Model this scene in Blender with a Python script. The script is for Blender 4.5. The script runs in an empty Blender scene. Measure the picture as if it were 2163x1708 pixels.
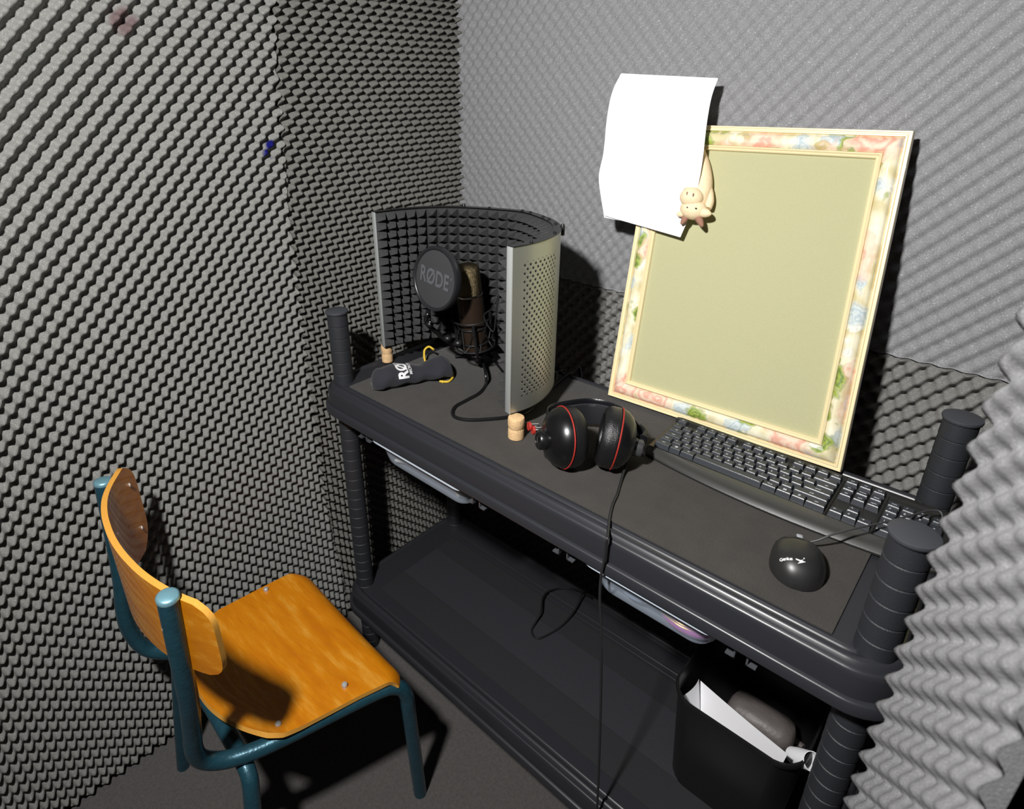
import bpy, bmesh, math, random
import numpy as np
from mathutils import Vector, Matrix

S = bpy.context.scene
COL = S.collection
random.seed(7)
PI = math.pi

# ------------------------------------------------------------------ camera
IW, IH = 2163, 1708
FPX, CX, CY = 1278.9, 999.7, 739.1
RC = np.array([[0.7250, 0.6887, -0.0109], [0.2660, -0.2940, -0.9180], [-0.6360, 0.6630, -0.3960]])
_u, _s, _v = np.linalg.svd(RC)
RC = _u @ _v
CP = np.array([1.016, -0.655, 0.576])
cd = bpy.data.cameras.new('camera')
cam = bpy.data.objects.new('camera', cd)
COL.objects.link(cam)
M = Matrix([[RC[0][i], -RC[1][i], -RC[2][i], CP[i]] for i in range(3)] + [[0, 0, 0, 1]])
cam.matrix_world = M
cd.sensor_fit = 'HORIZONTAL'
cd.sensor_width = 36
cd.lens = FPX / IW * 36
cd.shift_x = (IW / 2 - CX) / IW
cd.shift_y = (CY - IH / 2) / IW
cd.clip_start = 0.02
cd.dof.use_dof = True
cd.dof.focus_distance = 0.95
cd.dof.aperture_fstop = 6.3
S.camera = cam

# ------------------------------------------------------------------ light and exposure
w = bpy.data.worlds.new('world'); S.world = w; w.use_nodes = True
w.node_tree.nodes['Background'].inputs[0].default_value = (0.80, 0.88, 1, 1)
w.node_tree.nodes['Background'].inputs[1].default_value = 0.012
ld = bpy.data.lights.new('booth_lamp', 'AREA'); ld.shape = 'DISK'; ld.size = 0.09
ld.energy = 31; ld.color = (1.0, 0.985, 0.965)
lo = bpy.data.objects.new('booth_lamp', ld); COL.objects.link(lo)
lo.location = (0.70, -0.84, 0.98)
lo.rotation_euler = (Vector((0.45, 0.2, 0.0)) - Vector(lo.location)).to_track_quat('-Z', 'Y').to_euler()
S.view_settings.view_transform = 'Standard'
S.view_settings.look = 'None'
S.view_settings.exposure = 0.0
S.view_settings.gamma = 1.0
S.view_settings.use_curve_mapping = False


def ray(x, y):
    return RC.T @ np.array([(x - CX) / FPX, (y - CY) / FPX, 1.0])
def onz(x, y, z=0.0):
    d = ray(x, y); return Vector(CP + d * (z - CP[2]) / d[2])
def ony(x, y, Y):
    d = ray(x, y); return Vector(CP + d * (Y - CP[1]) / d[1])
def onx(x, y, X):
    d = ray(x, y); return Vector(CP + d * (X - CP[0]) / d[0])

# ------------------------------------------------------------------ materials
def lin(c):
    return tuple(((v / 255) / 12.92 if v / 255 <= .04045 else (((v / 255) + .055) / 1.055) ** 2.4) for v in c) + (1,)

def mat(name, rgb=(128, 128, 128), rough=.6, metal=0, bump=0, bscale=200, var=0, vscale=30, spec=.5, coat=0, alpha=1, trans=0, sheen=0):
    m = bpy.data.materials.new(name); m.use_nodes = True
    nt = m.node_tree; n = nt.nodes; L = nt.links; b = n['Principled BSDF']
    c = lin(rgb) if max(rgb) > 1 else tuple(rgb) + (1,)
    b.inputs['Base Color'].default_value = c
    b.inputs['Roughness'].default_value = rough
    b.inputs['Metallic'].default_value = metal
    b.inputs['Specular IOR Level'].default_value = spec
    b.inputs['Coat Weight'].default_value = coat
    b.inputs['Alpha'].default_value = alpha
    b.inputs['Transmission Weight'].default_value = trans
    b.inputs['Sheen Weight'].default_value = sheen
    tc = n.new('ShaderNodeTexCoord')
    if var or bump:
        no = n.new('ShaderNodeTexNoise'); no.inputs['Scale'].default_value = vscale if var else bscale
        no.inputs['Detail'].default_value = 4
        L.new(tc.outputs['Object'], no.inputs['Vector'])
        if var:
            mx = n.new('ShaderNodeMix'); mx.data_type = 'RGBA'
            mx.inputs[6].default_value = tuple(v * (1 - var) for v in c[:3]) + (1,)
            mx.inputs[7].default_value = tuple(min(1, v * (1 + var)) for v in c[:3]) + (1,)
            L.new(no.outputs['Fac'], mx.inputs[0]); L.new(mx.outputs[2], b.inputs['Base Color'])
        if bump:
            n2 = n.new('ShaderNodeTexNoise'); n2.inputs['Scale'].default_value = bscale; n2.inputs['Detail'].default_value = 3
            L.new(tc.outputs['Object'], n2.inputs['Vector'])
            bp = n.new('ShaderNodeBump'); bp.inputs['Strength'].default_value = bump; bp.inputs['Distance'].default_value = .002
            L.new(n2.outputs['Fac'], bp.inputs['Height']); L.new(bp.outputs['Normal'], b.inputs['Normal'])
    return m

def foam_mat(name, rgb, stains=(), soft=False):
    m = mat(name, rgb, .95, spec=.15)
    nt = m.node_tree; n = nt.nodes; L = nt.links; b = n['Principled BSDF']
    tc = [x for x in n if x.type == 'TEX_COORD'][0]
    no = n.new('ShaderNodeTexNoise'); no.inputs['Scale'].default_value = 520; no.inputs['Detail'].default_value = 2
    L.new(tc.outputs['Object'], no.inputs['Vector'])
    cr = n.new('ShaderNodeValToRGB'); e = cr.color_ramp.elements
    c = lin(rgb)
    e[0].position = .3; e[0].color = tuple(v * .84 for v in c[:3]) + (1,)
    e[1].position = .62; e[1].color = tuple(v * 1.1 for v in c[:3]) + (1,)
    x = e.new(.76); x.color = tuple(min(1, v * 2.0) for v in c[:3]) + (1,)
    L.new(no.outputs['Fac'], cr.inputs['Fac'])
    col = cr.outputs['Color']
    for (p, r, rc) in stains:
        vm = n.new('ShaderNodeVectorMath'); vm.operation = 'DISTANCE'
        L.new(tc.outputs['Object'], vm.inputs[0]); vm.inputs[1].default_value = p
        mr = n.new('ShaderNodeMapRange'); mr.inputs['From Min'].default_value = r * .6; mr.inputs['From Max'].default_value = r
        mr.inputs['To Min'].default_value = 1; mr.inputs['To Max'].default_value = 0
        L.new(vm.outputs['Value'], mr.inputs['Value'])
        mx = n.new('ShaderNodeMix'); mx.data_type = 'RGBA'
        L.new(mr.outputs['Result'], mx.inputs[0]); L.new(col, mx.inputs[6]); mx.inputs[7].default_value = lin(rc)
        col = mx.outputs[2]
    if soft: e[0].color = tuple(v * .86 for v in c[:3]) + (1,); e[1].color = tuple(v * 1.08 for v in c[:3]) + (1,); e[2].color = tuple(v * 1.5 for v in c[:3]) + (1,)
    L.new(col, b.inputs['Base Color'])
    bp = n.new('ShaderNodeBump'); bp.inputs['Strength'].default_value = .5; bp.inputs['Distance'].default_value = .001
    L.new(no.outputs['Fac'], bp.inputs['Height']); L.new(bp.outputs['Normal'], b.inputs['Normal'])
    return m

BLK = mat('black_resin', (42, 43, 47), .33, bump=.02, bscale=900, spec=.5)
BLKP = mat('black_resin_post', (40, 42, 46), .5, bump=.3, bscale=900)
MATT = mat('black_cloth', (54, 51, 48), .95, bump=.7, bscale=300, var=.3, vscale=22, sheen=.1)
DARK = mat('dark_plastic', (24, 24, 26), .4)
GLOSS = mat('gloss_black', (16, 16, 17), .28, spec=.6)
RUBBER = mat('rubber_black', (20, 20, 21), .5)
PAPER = mat('paper_white', (244, 244, 247), .8)
CORK = mat('cork', (214, 178, 132), .85, bump=.6, bscale=500, var=.35, vscale=260)
ALU = mat('brushed_aluminium', (176, 180, 178), .38, metal=.35, bump=.05, bscale=1500)
CHROME = mat('chrome', (210, 208, 205), .2, metal=1)
RED = mat('red_plastic', (158, 40, 30), .55)
WHT = mat('white_print', (222, 222, 222), .7)

# ------------------------------------------------------------------ builders
def tag(o, label=None, cat=None, group=None, kind=None):
    if label: o['label'] = label
    if cat: o['category'] = cat
    if group: o['group'] = group
    if kind: o['kind'] = kind
    return o

def thing(name, loc, label, cat, group=None):
    o = bpy.data.objects.new(name, None); COL.objects.link(o)
    o.location = loc; o.empty_display_size = .02
    return tag(o, label, cat, group)

def world_loc(o):
    v = Vector((0, 0, 0))
    while o is not None:
        v += Vector(o.location); o = o.parent
    return v

class MB:
    """collects shapes in world coordinates; build() links them as one mesh object"""
    def __init__(self): self.v = []; self.f = []; self.mi = []; self.uv = []
    def add(self, vs, fs, mi=0):
        b = len(self.v); self.v += [tuple(p) for p in vs]
        self.f += [tuple(i + b for i in f) for f in fs]; self.mi += [mi] * len(fs)
        return self
    def box(self, c, s, rot=None, bev=0, mi=0):
        c = Vector(c); hx, hy, hz = [q / 2 for q in s]
        if bev <= 0:
            vs = [Vector((x * hx, y * hy, z * hz)) for x in (-1, 1) for y in (-1, 1) for z in (-1, 1)]
            fs = [(0, 1, 3, 2), (4, 6, 7, 5), (0, 4, 5, 1), (2, 3, 7, 6), (0, 2, 6, 4), (1, 5, 7, 3)]
        else:
            bm = bmesh.new(); bmesh.ops.create_cube(bm, size=1)
            for v in bm.verts: v.co = Vector((v.co.x * s[0], v.co.y * s[1], v.co.z * s[2]))
            bmesh.ops.bevel(bm, geom=bm.edges[:], offset=bev, segments=2, affect='EDGES', profile=.5)
            bm.verts.index_update(); vs = [v.co.copy() for v in bm.verts]; fs = [[v.index for v in f.verts] for f in bm.faces]; bm.free()
        R = rot if rot is not None else Matrix.Identity(3)
        return self.add([c + R @ v for v in vs], fs, mi)
    def rings(self, rs, cap0=True, cap1=True, mi=0, closed=True):
        n = len(rs[0]); vs = [p for r in rs for p in r]; fs = []
        for i in range(len(rs) - 1):
            for j in range(n if closed else n - 1):
                a = i * n + j; b = i * n + (j + 1) % n
                fs.append((a, b, b + n, a + n))
        if cap0: fs.append(tuple(range(n - 1, -1, -1)))
        if cap1: fs.append(tuple(range((len(rs) - 1) * n, len(rs) * n)))
        return self.add(vs, fs, mi)
    def lathe(self, base, axis, prof, n=32, mi=0, cap0=True, cap1=True, squash=1):
        base = Vector(base); a = Vector(axis).normalized()
        x = a.orthogonal().normalized(); y = a.cross(x)
        rs = [[base + a * h + (x * math.cos(t) + y * math.sin(t) * squash) * r for t in [2 * PI * k / n for k in range(n)]] for r, h in prof]
        return self.rings(rs, cap0, cap1, mi)
    def tube(self, pts, r, n=10, sm=6, mi=0, closed=False, cap=True):
        P = [Vector(p) for p in pts]
        if sm > 1: P = catmull(P, sm, closed)
        if closed: P = P + [P[0]]
        T = []
        for i in range(len(P)):
            a = P[max(i - 1, 0)]; b = P[min(i + 1, len(P) - 1)]
            if closed and i in (0, len(P) - 1): a = P[-2]; b = P[1]
            T.append((b - a).normalized())
        x = T[0].orthogonal().normalized(); rs = []
        for i, p in enumerate(P):
            x = (x - T[i] * x.dot(T[i])).normalized(); y = T[i].cross(x)
            rr = r if not callable(r) else r(i / (len(P) - 1))
            rs.append([p + (x * math.cos(t) + y * math.sin(t)) * rr for t in [2 * PI * k / n for k in range(n)]])
        return self.rings(rs, cap and not closed, cap and not closed, mi)
    def ball(self, c, r, n=16, m=10, mi=0, rot=None):
        c = Vector(c); r = (r, r, r) if not hasattr(r, '__len__') else r
        R = rot if rot is not None else Matrix.Identity(3)
        rs = []
        for i in range(m + 1):
            t = PI * i / m * .998 + .003
            rs.append([c + R @ Vector((r[0] * math.sin(t) * math.cos(p), r[1] * math.sin(t) * math.sin(p), r[2] * math.cos(t))) for p in [2 * PI * k / n for k in range(n)]])
        return self.rings(rs, True, True, mi)
    def build(self, name, m, parent=None, angle=35, smooth=True, fixn=True):
        off = world_loc(parent) if parent is not None else Vector((0, 0, 0))
        me = bpy.data.meshes.new(name)
        me.from_pydata([tuple(Vector(v) - off) for v in self.v], [], self.f)
        ms = m if isinstance(m, (list, tuple)) else [m]
        for q in ms: me.materials.append(q)
        if len(ms) > 1: me.polygons.foreach_set('material_index', self.mi)
        if fixn:
            bm = bmesh.new(); bm.from_mesh(me); bmesh.ops.recalc_face_normals(bm, faces=bm.faces[:]); bm.to_mesh(me); bm.free()
        if smooth:
            me.polygons.foreach_set('use_smooth', [True] * len(me.polygons))
            me.set_sharp_from_angle(angle=math.radians(angle))
        o = bpy.data.objects.new(name, me); COL.objects.link(o)
        if parent is not None: o.parent = parent
        return o

def catmull(P, k, closed=False):
    out = []; n = len(P)
    rng = range(n) if closed else range(n - 1)
    for i in rng:
        if closed: p0, p1, p2, p3 = P[i - 1], P[i], P[(i + 1) % n], P[(i + 2) % n]
        else: p0, p1, p2, p3 = P[max(i - 1, 0)], P[i], P[i + 1], P[min(i + 2, n - 1)]
        for j in range(k):
            t = j / k
            out.append(.5 * ((2 * p1) + (p2 - p0) * t + (2 * p0 - 5 * p1 + 4 * p2 - p3) * t * t + (3 * p1 - p0 - 3 * p2 + p3) * t ** 3))
    if not closed: out.append(P[-1].copy())
    return out

def interp(pts, x):
    pts = sorted(pts)
    if x <= pts[0][0]: a, b = pts[0], pts[1]
    elif x >= pts[-1][0]: a, b = pts[-2], pts[-1]
    else:
        for a, b in zip(pts, pts[1:]):
            if a[0] <= x <= b[0]: break
    return a[1] + (b[1] - a[1]) * (x - a[0]) / (b[0] - a[0])

def rrect(x0, x1, y0, y1, r, n=8):
    out = []
    for cx, cy, a0 in ((x1 - r, y0 + r, -PI / 2), (x1 - r, y1 - r, 0), (x0 + r, y1 - r, PI / 2), (x0 + r, y0 + r, PI)):
        for k in range(n + 1):
            a = a0 + PI / 2 * k / n
            out.append((cx + r * math.cos(a), cy + r * math.sin(a)))
    return out

def text_polys(txt, size, offset=0.0, spacing=1.0, extrude=0.0):
    """outline text as filled triangles in its own plane, centred"""
    cu = bpy.data.curves.new('lettering', 'FONT'); cu.body = txt; cu.size = size; cu.offset = offset
    cu.align_x = 'CENTER'; cu.align_y = 'CENTER'; cu.space_character = spacing; cu.resolution_u = 4
    o = bpy.data.objects.new('lettering', cu); COL.objects.link(o)
    dg = bpy.context.evaluated_depsgraph_get(); dg.update()
    me = bpy.data.meshes.new_from_object(o.evaluated_get(dg))
    vs = [v.co.copy() for v in me.vertices]; fs = [tuple(p.vertices) for p in me.polygons]
    bpy.data.objects.remove(o); bpy.data.curves.remove(cu); bpy.data.meshes.remove(me)
    return vs, fs

# ------------------------------------------------------------------ egg-crate foam
def foam_sheet(name, parent, m, org, U, V, N, v0, v1, u0f, u1f, P=(.0288, .0288), amp=.02, base=.008, ph=(0, 0), res=9, sharp=1.0, skew=0.0, wob=0.0, ridge=0.0):
    """u0f/u1f: left and right boundary as functions of v (world-phase u values)"""
    U, V, N, org = [np.array(q, float) for q in (U, V, N, org)]
    nv = int((v1 - v0) / P[1] * res) + 1
    umin = min(u0f(v0), u0f(v1)); umax = max(u1f(v0), u1f(v1))
    nu = int((umax - umin) / P[0] * res) + 1
    vv = np.linspace(v0, v1, nv)
    a = np.array([u0f(v) for v in vv]); b = np.array([u1f(v) for v in vv])
    t = np.linspace(0, 1, nu)
    Ug = a[:, None] + (b - a)[:, None] * t[None, :]
    Vg = np.repeat(vv[:, None], nu, 1)
    c = np.cos(2 * np.pi * (Ug / P[0] + ph[0])) * np.cos(2 * np.pi * (Vg / P[1] + ph[1]))
    c = c + skew * np.sin(2 * np.pi * (Ug / P[0] + ph[0])) * np.sin(2 * np.pi * (Vg / P[1] + ph[1]))
    if ridge: c = .8 * np.cos(2 * np.pi * (Vg / P[1] + ph[1]) + ridge * np.sin(2 * np.pi * (Ug / P[0] + ph[0]))) + .2 * np.cos(4 * np.pi * Ug / P[0] + 9 * Vg)
    h = np.clip(.5 + .5 * c, 0, 1) ** sharp
    H = base + amp * h + wob * np.sin(Ug * 5.1 + Vg * 3.3) + wob * np.sin(Vg * 7.0 - Ug * 2.0)
    pts = org + Ug[..., None] * U + Vg[..., None] * V + H[..., None] * N
    # edge skirts
    def skirt(row): return row
    verts = pts.reshape(-1, 3)
    idx = np.arange(nv * nu).reshape(nv, nu)
    q = np.stack([idx[:-1, :-1], idx[:-1, 1:], idx[1:, 1:], idx[1:, :-1]], -1).reshape(-1, 4)
    extra = []; qs = [q]; k = nv * nu
    flat = org + Ug[..., None] * U + Vg[..., None] * V
    for line, fl in ((idx[0], flat[0]), (idx[-1], flat[-1]), (idx[:, 0], flat[:, 0]), (idx[:, -1], flat[:, -1])):
        n = len(line); ii = np.arange(k, k + n); k += n; extra.append(fl)
        qs.append(np.stack([line[:-1], line[1:], ii[1:], ii[:-1]], -1))
    verts = np.concatenate([verts] + extra); faces = np.concatenate(qs)
    if np.dot(np.cross(U, V), N) < 0: faces[:len(q)] = faces[:len(q), ::-1]
    me = bpy.data.meshes.new(name)
    off = np.array(world_loc(parent)) if parent is not None else np.zeros(3)
    me.vertices.add(len(verts)); me.vertices.foreach_set('co', (verts - off).ravel())
    me.loops.add(faces.size); me.loops.foreach_set('vertex_index', faces.ravel())
    me.polygons.add(len(faces)); me.polygons.foreach_set('loop_start', np.arange(0, faces.size, 4)); me.polygons.foreach_set('loop_total', np.full(len(faces), 4))
    sm = np.ones(len(faces), bool); sm[len(q):] = False
    me.polygons.foreach_set('use_smooth', sm)
    me.update(); me.validate(); me.materials.append(m)
    o = bpy.data.objects.new(name, me); COL.objects.link(o)
    if parent is not None: o.parent = parent
    return o

FZ = -.776                      # floor level (the shelf top is z = 0)
LX, BY = -.134, .512            # hard wall planes behind the foam
plast = mat('wall_board', (16, 16, 18), .8)
carpet = mat('carpet_grey', (74, 70, 68), .95, bump=1.0, bscale=700, var=.45, vscale=160, sheen=.3)
MB().box((.75, -.35, FZ - .05), (2.2, 1.9, .1)).build('floor', carpet)['kind'] = 'structure'
wl = MB().box((LX - .04, -.4, .15), (.08, 1.84, 1.9)).build('wall_left', plast); wl['kind'] = 'structure'
wb = MB().box((.46, BY + .04, .15), (1.3, .08, 1.9)).build('wall_back', plast); wb['kind'] = 'structure'

p1 = onx(573, 305, -.115); p2 = onx(567, 325, -.115); p3 = onx(262, 45, -.115)
FO1 = foam_mat('foam_charcoal', (121, 121, 118), [((p1.x, p1.y, p1.z), .014, (14, 16, 90)), ((p2.x, p2.y, p2.z), .013, (14, 16, 90)), ((p3.x, p3.y, p3.z), .026, (98, 84, 84))])
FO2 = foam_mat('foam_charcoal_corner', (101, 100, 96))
FO3 = foam_mat('foam_grey', (138, 138, 140))
FO4 = foam_mat('foam_grey_dark', (122, 121, 118))
seam = []
for q in ((583, 0), (595, 215), (615, 440), (635, 640), (655, 800), (690, 1060), (740, 1290)):
    p = onx(q[0], q[1], -.112); seam.append((p.z, p.y))
sf = lambda z: interp(seam, z)
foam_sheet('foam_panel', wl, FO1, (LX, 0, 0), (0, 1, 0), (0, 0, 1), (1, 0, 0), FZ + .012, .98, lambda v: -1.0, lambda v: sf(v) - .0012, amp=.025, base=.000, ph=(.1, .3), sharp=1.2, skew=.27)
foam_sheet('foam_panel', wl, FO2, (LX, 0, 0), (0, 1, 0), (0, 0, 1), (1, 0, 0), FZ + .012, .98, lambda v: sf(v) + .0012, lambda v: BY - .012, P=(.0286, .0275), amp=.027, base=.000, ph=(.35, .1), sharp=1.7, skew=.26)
SZ = .160
foam_sheet('foam_panel', wb, FO3, (0, BY, 0), (1, 0, 0), (0, 0, 1), (0, -1, 0), SZ + .0012, .98, lambda v: LX + .004, lambda v: 1.09, P=(.0294, .0325), amp=.0075, base=.017, ph=(.2, .6), sharp=.8, skew=.40)
foam_sheet('foam_panel', wb, FO4, (0, BY, 0), (1, 0, 0), (0, 0, 1), (0, -1, 0), FZ + .012, SZ - .0012, lambda v: LX + .004, lambda v: 1.09, P=(.0294, .0325), amp=.026, base=.001, ph=(.45, .1), sharp=.6, skew=.26)
# right door jamb: a partition whose end is wrapped with a foam pad
wr = MB().box((1.115, .20, .15), (.05, .62, 1.9)).box((1.155, -.11, .15), (.05, .12, 1.9)).build('wall_right', plast); wr['kind'] = 'structure'
A = Vector((1.029, -.10, 0)); B = Vector((1.092, -.255, 0)); dU = (B - A).normalized(); nn = Vector((dU.y, -dU.x, 0)).normalized()
if nn.x > 0: nn = -nn
FO5 = foam_mat('foam_grey_pad', (128, 128, 130), soft=True)
foam_sheet('foam_panel', wr, FO5, tuple(A - nn * .002), tuple(dU), (0, 0, 1), tuple(nn), FZ + .012, .98, lambda v: 0, lambda v: (B - A).length, P=(.036, .036), amp=.015, base=.001, ph=(.1, .2), sharp=.75, wob=.0015, skew=.6)

# ------------------------------------------------------------------ shelving unit
D, HP, T = .319, .162, .567
unit = thing('shelving_unit', (.5, .16, FZ), 'black resin two-tier shelving unit with ribbed posts, standing along the back foam wall', 'shelf')
def tier(z0, rich=True):
    b = MB()
    X0, X1, Y0, Y1 = -.046, 1.046, -.050, .369
    prof = [(.010, -.016), (.010, -.058), (.003, -.061), (.0, -.059), (.0, -.0435), (.002, -.0415), (.006, -.0408), (.0065, -.012), (.008, -.007), (.0092, -.0050), (.0108, -.0042), (.0122, -.0055), (.0132, -.0040), (.0155, .0005), (.0190, .0030), (.0230, .0030), (.0262, .0005), (.0280, -.0040), (.0292, -.0052), (.0302, -.0030), (.0318, -.0012), (.0335, -.0004), (.0345, -.0016), (.0355, .0), (.039, 0)]
    rs = [[Vector((x, y, z0 + h)) for x, y in rrect(X0 + o, X1 - o, Y0 + o, Y1 - o, .062 - o * .6, 10)] for o, h in prof]
    b.rings(rs, True, True)
    return b
tt = tier(0).build('shelf', BLK, unit, angle=50)
lt_ = tier(-T)
lt_.tube([(.03, .289, -T + .0008), (.985, .289, -T + .0008)], .0022, 8, 1)
lt_.tube([(.03, .275, -T + .0003), (.985, .275, -T + .0003)], .0012, 8, 1)
ltier = lt_.build('shelf', BLK, unit, angle=50)
pad = mat('shelf_panel_dark', (30, 31, 34), .75, bump=.3, bscale=900)
pad2 = mat('shelf_panel_mid', (42, 43, 48), .6, bump=.3, bscale=900)
MB().box((.52, .05, -T + .0008), (.95, .075, .0016)).box((.52, .235, -T + .0008), (.95, .060, .0016)).build('tray_panel', pad, ltier)
MB().box((.52, .1485, -T + .0006), (.95, .118, .0012)).build('tray_panel', pad2, ltier)
CAPM = mat('cap_lit_grey', (58, 60, 65), .55, bump=.2, bscale=900)  # paler than the posts: light caught on the cap tops, put into the colour
def post(x, y):
    b = MB(); prof = [(.019, FZ), (.021, FZ + .002)]
    z = FZ + .01; seg = .0267
    k = int((HP - .004 - z) / seg) + 1
    z = HP - .006 - k * seg
    while z < HP - .008:
        prof += [(.0204, z + .0004), (.0212, z + .0016), (.0208, z + seg - .0012), (.0198, z + seg - .0004)]
        z += seg
    prof = [q for q in prof if q[1] >= FZ]
    b.lathe((x, y, 0), (0, 0, 1), prof, 36)
    p = b.build('post', BLKP, unit, angle=25)
    MB().lathe((x, y, 0), (0, 0, 1), [(.0195, HP - .008), (.0228, HP - .006), (.0236, HP - .003), (.0232, HP - .0008), (.0215, HP), (.001, HP + .0004)], 40).build('post_cap', CAPM, p, angle=50)
for x, y in ((0, 0), (1, 0), (0, D), (1, D)): post(x, y)

mt = MB().box((.4975, .161, .0018), (.925, .345, .0034), bev=.0012).build('shelf_liner', MATT)
tag(mt, 'thin dark cloth liner covering most of the top shelf under the keyboard and headphones', 'liner')
TZ = .0036

# ------------------------------------------------------------------ storage boxes hanging under the top shelf
tub = mat('frosted_plastic', (186, 198, 214), .35, spec=.6, alpha=.46)
tubr = mat('frosted_plastic_rim', (190, 200, 212), .3, spec=.6, alpha=.7)
def storage_box(x0, x1, y0, y1, zt, label, group):
    t = thing('storage_box', ((x0 + x1) / 2, (y0 + y1) / 2, zt - .060), label, 'storage box', group)
    b = MB(); n = 8
    def ring(o, z, r=.03): return [Vector((x, y, z)) for x, y in rrect(x0 + o, x1 - o, y0 + o, y1 - o, r, n)]
    b.rings([ring(.004, zt - .002), ring(.012, zt - .036), ring(.015, zt - .049), ring(.021, zt - .0575, .024), ring(.030, zt - .060, .02)], False, True)
    b.build('tub', tub, t)
    r = MB(); r.rings([ring(.006, zt - .003), ring(.004, zt + .0005), ring(-.005, zt + .0005), ring(-.007, zt - .003), ring(-.004, zt - .0045), ring(.002, zt - .003), ring(.006, zt - .003)], False, False)
    r.build('rim', tubr, t)
    return t
bx1 = storage_box(.136, .400, -.038, .24, -.067, 'frosted plastic tub hung under the left end of the top shelf, pale pens inside', 'plastic tubs under the top shelf')
bx2 = storage_box(.642, .852, -.038, .23, -.065, 'frosted plastic tub with pink case inside, hung under the right half of the top shelf', 'plastic tubs under the top shelf')
def rail(x, label):
    r = MB().box((x, .105, -.0645), (.018, .29, .003)).box((x - .008, .105, -.074), (.0022, .29, .018)).box((x + .008, .105, -.074), (.0022, .29, .018))
    r.box((x - .013, .105, -.0825), (.012, .29, .0018)).box((x + .013, .105, -.0825), (.012, .29, .0018))
    return r.build('drawer_rail', mat('rail_plastic', (70, 72, 76), .3), unit)
for x in (.112, .428, .610, .880): rail(x, '')
def pen(a, b_, r, m, label, group=None):
    return tag(MB().tube([a, b_], r, 8, 1).build('pen', m), label, 'pen', group)
wp = mat('pen_white', (222, 220, 214), .4)
pen((.18, -.015, -.114), (.26, .02, -.110), .0035, wp, 'pale thin pen lying in the left frosted tub, nearest the rim')
pen((.24, .03, -.114), (.36, -.014, -.109), .0035, mat('pen_cream', (226, 214, 180), .4), 'cream pen lying slantwise across the left frosted tub')
pk = MB(); pk.ball((.795, -.002, -.104), (.040, .022, .018), 20, 10)
o = pk.build('case', mat('pink_vinyl', (214, 84, 200), .25, coat=.5)); o.name = 'pencil_case'
tag(o, 'glossy pink pencil case lying in the right frosted tub', 'pencil case')
zp = MB().tube([(.765, -.019, -.096), (.795, -.0235, -.096), (.822, -.016, -.097)], .0011, 6, 4).tube([(.765, -.0195, -.099), (.795, -.0238, -.100), (.822, -.0165, -.101)], .0011, 6, 4).build('zip', mat('brass', (225, 190, 120), .3, metal=1), o)
clo = MB().ball((.720, .002, -.104), (.030, .024, .008), 16, 8).ball((.685, .03, -.103), (.02, .03, .010), 16, 8).build('cloth', mat('blue_grey_cloth', (110, 126, 150), .9)); clo.name = 'folded_cloth'
tag(clo, 'blue-grey cloth bundled in the right frosted tub beside the pink case', 'cloth')

# ------------------------------------------------------------------ framed pin board
bc = [onz(1287, 833, TZ + .0035), onz(1777, 996, TZ + .0035), ony(1932, 278, .455), ony(1382, 263, .455)]
bd = thing('pin_board', (bc[0] + bc[1]) / 2, 'olive pin board in cream frame with floral band, leaning on the foam wall', 'pin board')
bn = ((bc[1] - bc[0]).cross(bc[3] - bc[0])).normalized()
if bn.y > 0: bn = -bn
Wb = (bc[1] - bc[0]).length; Hb = (bc[3] - bc[0]).length
def bp_(x, y, h=0.0):
    u, v = x / Wb, y / Hb
    return bc[0] * (1 - u) * (1 - v) + bc[1] * u * (1 - v) + bc[2] * u * v + bc[3] * (1 - u) * v + bn * h
def moulding(prof):
    return [[bp_(d, d, h), bp_(Wb - d, d, h), bp_(Wb - d, Hb - d, h), bp_(d, Hb - d, h)] for d, h in prof]
cream = mat('cream_paint', (236, 220, 178), .38, coat=.3)
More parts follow.
